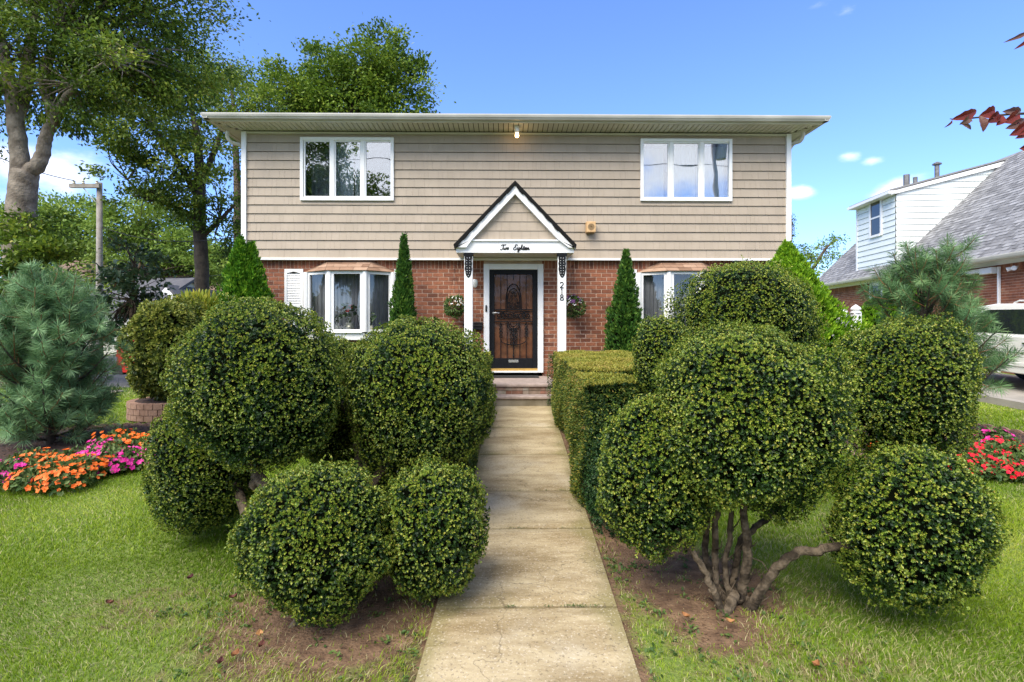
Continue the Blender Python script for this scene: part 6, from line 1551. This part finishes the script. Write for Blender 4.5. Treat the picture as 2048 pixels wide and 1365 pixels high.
# downpipes, conduit box
s_, _ = sN(2001, tw); mb = MB(); mb.box(tw - .07, tw - .005, s_ - .025, s_ + .025, .5, EZ - .25); nb_(mb, 'downspout', 'white', bevel=.01)
mb = MB(); sa_, _ = sN(2000, tw); sb_, _ = sN(1972, tw); mb.box(tw - .18, tw - .01, sa_ + .05, sb_, EZ - .42, EZ - .25); mb.box(tw - .10, tw - .021, sb_, sb_ + 3.0, EZ - .36, EZ - .24); nb_(mb, 'conduit_cover', 'white', bevel=.02)
mb = MB(); s_, _ = sN(2037, tw); zz = zN(2037, 535, tw); mb.lathe((tw - .06, s_, zz), [(.03, -.03), (.05, .03)], 10); limb(mb, [(tw - .06, s_, zz), (tw - .2, s_ + .1, zz - .05)], [.03, .06], 10); limb(mb, [(tw - .06, s_, zz), (tw - .2, s_ - .12, zz - .03)], [.03, .06], 10); nb_(mb, 'floodlight', 'white')

# ================================================================== VINYL FENCE
fg = 'white vinyl fence posts'
vf = empty('vinyl_fence', 'white vinyl privacy fence with pointed post caps beside the driveway', 'fence', (6.6, 9.8, .35))
def post(px_, Y, top):
    c = P(px_, 640, Y); z0 = G(c.x, Y); z1 = P(px_, top, Y).z; mb = MB(); mb.box(c.x - .068, c.x + .068, Y - .068, Y + .068, z0 - .05, z1 - .16); p_ = mb.build('post', 'white', vf, bevel=.006)
    mb = MB(); mb.lathe((c.x, Y, z1), [(.092, -.16), (.092, -.14), (.07, -.13), (.06, -.115), (.085, -.10), (.09, -.08), (.07, -.05), (.02, -.01), (.003, 0)], 4 if False else 16); mb.build('post_cap', 'white', p_, smooth=False); return c
c1 = post(1711.5, 9.7, 609.5); c2 = post(1686, 10.9, 616)
def panel(a, b, zt_):
    mb = MB(); d = (b - a); d.z = 0; L_ = d.length; d.normalize(); n_ = Vector((-d.y, d.x, 0)); k = int(L_ / .15)
    for i in range(k):
        p0 = a + d * (L_ * i / k + .004); p1 = a + d * (L_ * (i + 1) / k - .004)
        vs = [(*(p + n_ * s_).xy, z) for z in (G(a.x, a.y) + .05, zt_) for p, s_ in ((p0, -.012), (p1, -.012), (p1, .012), (p0, .012))]
        mb.add(vs, [(0, 1, 2, 3), (7, 6, 5, 4), (0, 4, 5, 1), (1, 5, 6, 2), (2, 6, 7, 3), (3, 7, 4, 0)])
    for za, zb_ in ((zt_ - .05, zt_ + .05), (G(a.x, a.y) + .04, G(a.x, a.y) + .14)):
        p0, p1 = a + d * .07, b - d * .07
        vs = [(*(p + n_ * s_).xy, z) for z in (za, zb_) for p, s_ in ((p0, -.025), (p1, -.025), (p1, .025), (p0, .025))]
        mb.add(vs, [(0, 1, 2, 3), (7, 6, 5, 4), (0, 4, 5, 1), (1, 5, 6, 2), (2, 6, 7, 3), (3, 7, 4, 0)])
    mb.build('fence_panel', 'white', vf)
panel(c1, c2, P(1700, 634, 9.8).z)
c3 = Vector((c2.x - .0, 13.5, 0)); panel(c2, Vector((c2.x + .1, 13.5, 0)), 1.9); 

# ================================================================== VEHICLES
def wheel(parent, x, y, z, r_, w_, side):
    mb = MB(); s_ = side
    mb.lathe((x, y, z), [(r_ * .62, -w_ / 2), (r_ * .93, -w_ / 2), (r_, -w_ / 2 + .03), (r_, w_ / 2 - .03), (r_ * .93, w_ / 2), (r_ * .62, w_ / 2)], 32, 'x'); wl = mb.build('wheel', 'rubber', parent, smooth=False, local=True)
    mb = MB(); xo = x + s_ * (w_ / 2 + .003)
    for k in range(6):
        a = k * math.pi / 3; mb.tube([(xo, y, z), (xo + s_ * .01, y + math.cos(a) * r_ * .58, z + math.sin(a) * r_ * .58)], [.05, .035], 6)
    mb.lathe((x + s_ * w_ / 2, y, z), [(r_ * .56, 0), (r_ * .62, s_ * .01), (r_ * .62, 0)], 32, 'x'); mb.lathe((x + s_ * w_ / 2, y, z), [(.08, -.01), (.07, s_ * .03)], 16, 'x'); mb.build('rim', 'rim', wl, local=True)
def carbody(root, prof_low, half, paint, belt, cabin, chw, glass_polys, r_w, wy, lampf=None):
    """local frame: y forward. prof_low: (y,z) outline of lower body; cabin: (y,z) outline above the belt with roof half width"""
    mb = MB(); n = len(prof_low)
    rings = [(-1, .93), (-.985, .97), (-.9, 1.0), (.9, 1.0), (.985, .97), (1, .93)]
    yc = sum(p[0] for p in prof_low) / n; zc_ = sum(p[1] for p in prof_low) / n
    vs = [(half * a, yc + (y - yc) * (1 - (1 - s) * .35), zc_ + (z - zc_) * s) for a, s in rings for y, z in prof_low]
    fs = [(i * n + k, i * n + (k + 1) % n, (i + 1) * n + (k + 1) % n, (i + 1) * n + k) for i in range(5) for k in range(n)] + [tuple(range(n)), tuple(range(6 * n - 1, 5 * n - 1, -1))]
    mb.add(vs, fs); body = mb.build('body', paint, root, local=True)
    mb = MB(); m_ = len(cabin)
    zmin = min(z for _, z in cabin); zmax = max(z for _, z in cabin)
    def hw(z): return (half - .04) + (chw - half + .04) * (z - zmin) / (zmax - zmin)
    vs = [(s_ * hw(z), y, z) for s_ in (-1, 1) for y, z in cabin]
    mb.add(vs, [tuple(range(m_)), tuple(range(2 * m_ - 1, m_ - 1, -1))] + [(k, k + m_, (k + 1) % m_ + m_, (k + 1) % m_) for k in range(m_)]); mb.build('cabin', paint, root, local=True, bevel=.03)
    for gp_ in glass_polys:
        for s_ in (-1, 1):
            mb = MB(); vs = [(s_ * (hw(z) + .006), y, z) for y, z in gp_] + [(s_ * (hw(z) - .02), y, z) for y, z in gp_]; k = len(gp_)
            mb.add(vs, [tuple(range(k)) if s_ > 0 else tuple(range(k - 1, -1, -1))] + [(i, (i + 1) % k, (i + 1) % k + k, i + k) for i in range(k)]); mb.build('side_window', 'carglass', root, local=True)
    for y in wy:
        for s_ in (-1, 1):
            mb = MB(); mb.lathe((s_ * (half - .012), y, r_w), [(r_w * 1.16, -.01), (r_w * 1.16, .016)] if s_ > 0 else [(r_w * 1.16, .01), (r_w * 1.16, -.016)], 28, 'x'); mb.build('wheel_arch', 'rubber', root, local=True)
            wheel(root, s_ * (half - .10), y, r_w, r_w, .24, s_)
    return body
# white SUV : parked on the driveway, front pointing away
Xs = 9.75; hs = .98
sv = empty('parked_car', 'white four wheel drive car parked on the driveway behind the right pine', 'car', (Xs + hs, 9.85, G(10, 9.85) + .092), 0, 'parked cars')
sv.rotation_euler = (R(2.18), 0, 0); sv.scale = (1, 1, .94)
rw = .39; ya = P(1905, 660, 0.01).x
fy = 1.35
carbody(sv, [(-2.3, .42), (-2.35, .62), (-2.3, 1.10), (-.0, 1.14), (1.25, 1.14), (2.2, 1.05), (2.42, .9), (2.45, .5), (2.3, .38), (0, .36)], hs, 'carwhite', 1.12,
        [(-2.25, 1.09), (-2.05, 1.72), (-1.7, 1.80), (.75, 1.79), (1.12, 1.72), (1.75, 1.09)], .80,
        [[(-2.0, 1.17), (-1.86, 1.62), (-1.25, 1.66), (-1.25, 1.17)], [(-1.17, 1.17), (-1.17, 1.66), (-.25, 1.68), (-.25, 1.17)], [(-.15, 1.17), (-.15, 1.68), (.88, 1.66), (1.42, 1.17)]], rw, (-1.45, 1.62))
for ydoor in (-.27, -1.2): 
    for s_ in (-1, 1): mb = MB(); mb.box(min(s_ * (hs + .002), s_ * (hs + .035)), max(s_ * (hs + .002), s_ * (hs + .035)), ydoor + .04, ydoor + .22, .98, 1.01); mb.build('door_handle', 'chrome', sv, local=True, bevel=.006)
for s_ in (-1, 1):
    mb = MB(); mb.box(min(s_ * (hs + .001), s_ * (hs + .02)), max(s_ * (hs + .001), s_ * (hs + .02)), -1.0, 1.2, .52, .60); mb.build('side_trim', 'carwhite', sv, local=True, bevel=.008)
    for yy in (-.21, -1.22, 1.2): mb = MB(); mb.box(min(s_ * (hs - .001), s_ * (hs + .0015)), max(s_ * (hs - .001), s_ * (hs + .0015)), yy, yy + .008, .55, 1.12); mb.build('door_gap', 'rubber', sv, local=True)
    mb = MB(); mb.box(min(s_ * (hs - .05), s_ * (hs - .30)), max(s_ * (hs - .05), s_ * (hs - .30)), 2.38, 2.46, .78, .95); mb.build('headlight', 'chrome', sv, local=True, bevel=.02)
    mb = MB(); mb.tube([(s_ * .74, -1.8, 1.82), (s_ * .74, -1.7, 1.86), (s_ * .74, .3, 1.85), (s_ * .74, .4, 1.80)], .018, 8); mb.build('roof_rail', 'carwhite', sv, local=True)
    mb = MB(); limb(mb, [(s_ * (hs - .04), 1.2, 1.16), (s_ * (hs + .12), 1.2, 1.22), (s_ * (hs + .16), 1.2, 1.24)], [.03, .06, .09], 10); mb.build('side_mirror', 'carwhite', sv, local=True)
# red car, rear pointing left, side on
rc = empty('parked_car', 'red hatchback car on the side driveway, its tail showing past the pine', 'car', (P(226, 700, 12.1).x + 2.10, 12.95, G(-8, 13) + .012), R(-90), 'parked cars')
carbody(rc, [(-2.0, .30), (-2.05, .50), (-1.98, .92), (-1.3, .96), (1.0, .94), (1.9, .78), (2.02, .5), (1.95, .26), (0, .24)], .86, 'carred', .93,
        [(-1.85, .92), (-1.35, 1.38), (-.9, 1.43), (.35, 1.42), (1.15, .92)], .62,
        [[(-1.45, .98), (-1.15, 1.30), (-.55, 1.33), (-.55, .98)], [(-.47, .98), (-.47, 1.33), (.25, 1.32), (.85, .98)]], .31, (-1.25, 1.3))
for s_ in (-1, 1):
    mb = MB(); mb.prism([(-2.03, .66), (-2.0, .90), (-1.8, .90), (-1.86, .68)], 'x', min(s_ * .55, s_ * .865), max(s_ * .55, s_ * .865)); mb.build('tail_light', 'redlens', rc, local=True, bevel=.012)
mb = MB(); mb.prism([(-2.12, .28), (-2.13, .48), (-1.9, .48), (-1.86, .26)], 'x', -.87, .87); mb.build('rear_bumper', 'rubber', rc, local=True, bevel=.02)

# ================================================================== UTILITY POLE + WIRES
def upole(lab, x, y, top, arm, r_=.15, trans=False, armx=(-1.2, .2)):
    z0 = G(x, y); p_ = empty('utility_pole', lab, 'utility pole', (x, y, z0), 0, 'wooden utility poles')
    mb = MB(); mb.tube([(x, y, z0 - .1), (x, y, (z0 + top) / 2), (x, y, top)], [r_, r_ * .88, r_ * .74], 14); mb.build('pole', 'polewood', p_, smooth=True)
    if arm: mb = MB(); mb.box(x + armx[0], x + armx[1], y - r_ - .08, y - r_ + .02, top - .20, top - .08); mb.build('crossarm', 'polewood', p_); mb = MB(); mb.tube([(x + armx[0] * .5, y - r_ - .03, top - .2), (x - .02, y - r_ - .03, top - .65)], .015, 6); mb.build('brace', 'steel', p_)
    mb = MB()
    for xx in (armx[0] + .12, armx[0] * .5, armx[1] - .1): mb.lathe((x + xx, y - r_ - .03, top - .08), [(.03, 0), (.045, .03), (.03, .06), (.045, .09), (.01, .12)], 10)
    if arm: mb.build('insulators', 'pot', p_)
    if trans:
        mb = MB(); mb.lathe((x + .42, y, top - 1.9), [(.25, 0), (.27, .05), (.27, .85), (.2, .93), (.05, .95)], 20); mb.build('transformer', 'cream', p_, smooth=True)
    return Vector((x, y - r_ - .03, top))
c = P(199, 700, 17); topz = P(199, 366, 17).z
u0 = upole('weathered wooden pole with one crossarm standing left of the house', c.x, 17, topz, True, .105, armx=(-.82, .12))
c = P(150, 372, 17)
def wirev(name, a, b, sag, lab, r_=.012):
    mb = MB(); a, b = Vector(a), Vector(b); mb.tube([a.lerp(b, t) - Vector((0, 0, sag * 4 * t * (1 - t))) for t in np.linspace(0, 1, 24)], r_, 5)
    tag(mb.build(name, 'rubber'), lab, 'wire', 'overhead wires')
wirev('overhead_wire', (u0.x - .7, u0.y, u0.z + .03), P(-60, 290, 12), .1, 'overhead wire running left from the end of the crossarm')
wirev('overhead_wire', (u0.x, u0.y, topz - 2.9), P(490, 540, 30), .3, 'upper sagging wire running right from the pole below the crossarm')
wirev('overhead_wire', (u0.x, u0.y, topz - 3.3), P(490, 565, 30), .5, 'lower sagging wire running right from the pole towards the distant roofs')
wirev('overhead_wire', P(205, 455, 17), P(489, 470, 14), .3, 'thin wire passing in front of the dark maple trunk')
# street pole and trees across the front street (seen mirrored in the windows)
X2 = P(1425, 340, 31.0).x
u1 = upole('tall pole with grey transformer across the front street', X2, -9.4, 13.5, True, .19, True, armx=(-.9, .9))
for k, (dz, xo) in enumerate(((.1, -.8), (.1, .8), (-3.2, 0))): wirev('overhead_wire', (X2 - 30, -9.5, 11.6 + dz + .2), (X2 + 25, -9.5, 11.6 + dz), .6, ['first street wire across the front road', 'second street wire across the front road', 'lowest street wire across the front road'][k], .02)
tree('street tree across the front road reflected in the upper left window', TG, (-8.6, -9, -.1), [([(-8.6, -9, -.2), (-8.5, -9, 4), (-8.4, -9, 8)], [.3, .22, .1])],
     [((-11.3, -9, 11.2), (2.2, 2.2, 2.8)), ((-8.4, -9, 8.6), (2.0, 2.0, 2.0)), ((-9.3, -9.3, 5.8), (2.2, 1.5, 2.0)), ((-13, -9.3, 8), (2.2, 2, 3))], 'maple', 'bark', 661, 50, 10, .24, .34, .5, 6)
tree('street tree across the front road reflected in the left bay window', TG, (-3.6, -10, -.1), [([(-3.6, -10, -.2), (-3.6, -10, 3)], [.25, .15])],
     [((-3.8, -10, 4.2), (1.6, 1.6, 1.5)), ((-1.0, -10.5, 3.4), (2.0, 1.6, 1.6)), ((3.0, -11, 3.2), (2.6, 1.6, 1.8)), ((7.5, -11, 3.0), (2.6, 1.6, 1.8))], 'maple', 'bark', 662, 26, 10, .24, .34, .5, 6)

# ================================================================== FAR HOUSES ON THE LEFT
def farhouse(lab, x, y, w_, dep, eave, ridge, wall, roof, rot=0, wins=(), gable_front=True, fix=None):
    z0 = G(x, y); h = empty('far_house', lab, 'house', (x, y, z0), rot, 'houses across the side street')
    mb = MB(); mb.box(-w_ / 2, w_ / 2, 0, dep, -.3, eave)
    if gable_front: mb.prism([(-w_ / 2, eave), (w_ / 2, eave), (0, ridge)], 'y', .0, dep)
    else: mb.prism([(0, eave), (dep, eave), (dep / 2, ridge)], 'x', -w_ / 2, w_ / 2)
    wl = mb.build('wall', wall, h, local=True)
    mb = MB(); o = .35; t = .12
    if gable_front:
        sl_ = (ridge - eave) / (w_ / 2); mb.prism([(-w_ / 2 - o, eave - o * sl_), (0, ridge), (w_ / 2 + o, eave - o * sl_), (w_ / 2 + o, eave - o * sl_ + t), (0, ridge + t * 1.4), (-w_ / 2 - o, eave - o * sl_ + t)], 'y', -o, dep + o)
    else:
        sl_ = (ridge - eave) / (dep / 2); mb.prism([(-o, eave - o * sl_), (dep / 2, ridge), (dep + o, eave - o * sl_), (dep + o, eave - o * sl_ + t), (dep / 2, ridge + t * 1.4), (-o, eave - o * sl_ + t)], 'x', -w_ / 2 - o, w_ / 2 + o)
    mb.build('roof', roof, h, local=True)
    if gable_front:
        mb = MB(); mb.prism([(-w_ / 2 - o, eave - o * sl_ - .0), (0, ridge), (w_ / 2 + o, eave - o * sl_), (w_ / 2 + o - .2, eave - o * sl_ - .12), (0, ridge - .28), (-w_ / 2 - o + .2, eave - o * sl_ - .12)], 'y', -o - .05, -o + .0); mb.build('rake_trim', 'white', h, local=True)
    for (wx, wz, ww, wh) in wins:
        mb = MB(); mb.box(wx - ww / 2, wx - ww / 2 + .1, -.06, .02, wz, wz + wh); mb.box(wx + ww / 2 - .1, wx + ww / 2, -.06, .02, wz, wz + wh); mb.box(wx - ww / 2 + .1, wx + ww / 2 - .1, -.059, .02, wz, wz + .1); mb.box(wx - ww / 2 + .1, wx + ww / 2 - .1, -.059, .02, wz + wh - .1, wz + wh); mb.box(wx - .04, wx + .04, -.055, .02, wz + .1, wz + wh - .1)
        wn = mb.build('window', 'white', h, local=True); mb = MB(); mb.box(wx - ww / 2 + .1, wx + ww / 2 - .1, -.03, -.005, wz + .1, wz + wh - .1); mb.build('pane', 'carglass', wn, local=True)
    return h
dark_roof = mat('far_dark_roof', (.10, .10, .11), .9, (.07, .07, .08), 3)
brown_roof = mat('far_brown_roof', (.21, .13, .10), .9, (.16, .10, .08), 3)
c = P(341, 615, 28); farhouse('cream gabled cottage end with a double window above the yellow green shrub', c.x, 28, 3.6, 9, 1.5, 3.45, 'farwhite', dark_roof, 0, [(.15, 1.95, 1.0, .75), (-1.0, .3, 1, 1.0)])
c = P(255, 615, 38); farhouse('dark grey roofed house behind the small dark tree', c.x, 38, 6, 8, 2.4, 4.6, 'beige', dark_roof, 0, [(0, .6, 1.4, 1.2)], False)
c = P(430, 615, 42); farhouse('low house with long brown roof behind the dark maple trunk', c.x, 42, 9, 8, 2.6, 5.4, 'beige', brown_roof, 0, [(-2, .7, 1.4, 1.2), (2, .7, 1.4, 1.2)], False)
c = P(150, 615, 30); farhouse('beige house with brown roof seen behind the left pine top', c.x, 30, 5.5, 8, 4.0, 5.5, 'beige', brown_roof, 0, [(-1.2, 2.6, .9, 1.1), (1.4, 2.6, .9, 1.1)], False)
c = P(20, 640, 24); farhouse('low pale house partly behind the forked trunk', c.x, 26, 9, 8, 2.2, 4.0, 'farwhite', dark_roof, 0, [(-2, .6, 1.4, 1.1), (1, .6, 1.4, 1.1)], False)

# ================================================================== PURPLE LEAF TREE reaching in from the right
r = empty('plum_tree', 'purple leaved tree whose twigs reach in at the upper right edge', 'tree', (3.9, 2.9, .1)); g = np.random.default_rng(88)
tk = MB(); Yb = 2.55
limb(tk, [(3.9, 2.9, 0), (3.95, 2.9, 1.2), (3.8, 2.8, 2.2), (3.4, 2.65, 2.6)], [.07, .06, .045, .02], 8)
limb(tk, [(3.4, 2.65, 2.6), gp(2120, 232, Yb), gp(2040, 228, Yb), gp(1990, 232, Yb), gp(1950, 236, Yb), gp(1925, 240, Yb), gp(1900, 238, Yb)], [.02, .009, .006, .005, .004, .003, .002], 6)
limb(tk, [(3.8, 2.8, 2.2), gp(2150, 120, Yb), gp(2100, 68, Yb), gp(2060, 58, Yb)], [.03, .008, .004, .002], 5)
lf = MB()
def pleaf(p0, p1, w_, v, curl=.3):
    a, b = np.array(gp(*p0)), np.array(gp(*p1)); d = b - a; L_ = np.linalg.norm(d); d = d / L_; side = norm(np.cross(d, [0, 1, .3])[None])[0]; nn = np.cross(d, side); vs = []; n = 9
    for i, t in enumerate(np.linspace(0, 1, n)):
        ww = w_ * L_ * (math.sin(math.pi * min(1, t * 1.02 + .01)) ** .75) * (1 + .12 * math.sin(i * 2.9)) ; m_ = a + d * L_ * t + nn * curl * L_ * math.sin(math.pi * t) * .35
        vs += [tuple(m_ - side * ww + nn * ww * .5), tuple(m_), tuple(m_ + side * ww * (1 + .1 * math.cos(i * 2.1)) + nn * ww * .5)]
    lf.add(vs, [(r_ * 3 + c_, r_ * 3 + c_ + 1, r_ * 3 + c_ + 4, r_ * 3 + c_ + 3) for r_ in range(n - 1) for c_ in range(2)], v)
pleaf((1953, 222, Yb), (1902, 240, Yb), .17, .4); pleaf((1904, 240, Yb), (1888, 256, Yb), .10, .1, .6); pleaf((1938, 232, Yb), (1918, 250, Yb), .28, 1, .8); pleaf((1920, 246, Yb), (1942, 260, Yb), .15, 1, .5)
pleaf((1990, 220, Yb), (1958, 232, Yb), .34, .5); pleaf((1958, 232, Yb), (1966, 265, Yb), .25, .9); pleaf((1998, 226, Yb), (1972, 246, Yb), .32, .1); pleaf((2003, 230, Yb), (1992, 252, Yb), .4, .4)
pleaf((2042, 222, Yb), (2004, 224, Yb), .20, 1); pleaf((2038, 226, Yb), (2006, 246, Yb), .34, .5); pleaf((2048, 240, Yb), (2010, 258, Yb), .22, .95); pleaf((2056, 244, Yb), (2018, 272, Yb), .26, .5); pleaf((2066, 250, Yb), (2030, 278, Yb), .22, .6)
pleaf((2080, 288, Yb), (2038, 298, Yb), .3, .45); pleaf((2070, 215, Yb), (2046, 240, Yb), .3, .9)
pleaf((2062, 60, Yb), (2006, 86, Yb), .07, .9, .5); pleaf((2064, 66, Yb), (2027, 100, Yb), .10, .5, .6)
pleaf((2110, 60, Yb), (2070, 90, Yb), .2, .4); pleaf((2100, 240, Yb), (2070, 262, Yb), .25, .4)
n = 260; d = runit(n, g); pos = np.array([4.1, 2.7, 3.0]) + d * [.55, .6, .5] * g.uniform(.4, 1, (n, 1))
leaves(lf, pos, d + runit(n, g) * .6 + [0, 0, -.4], runit(n, g), .09, .05, g.uniform(0, 1, n), g)
tk.build('branches', 'barkdark', r); lf.build('leaves', 'plum', r)
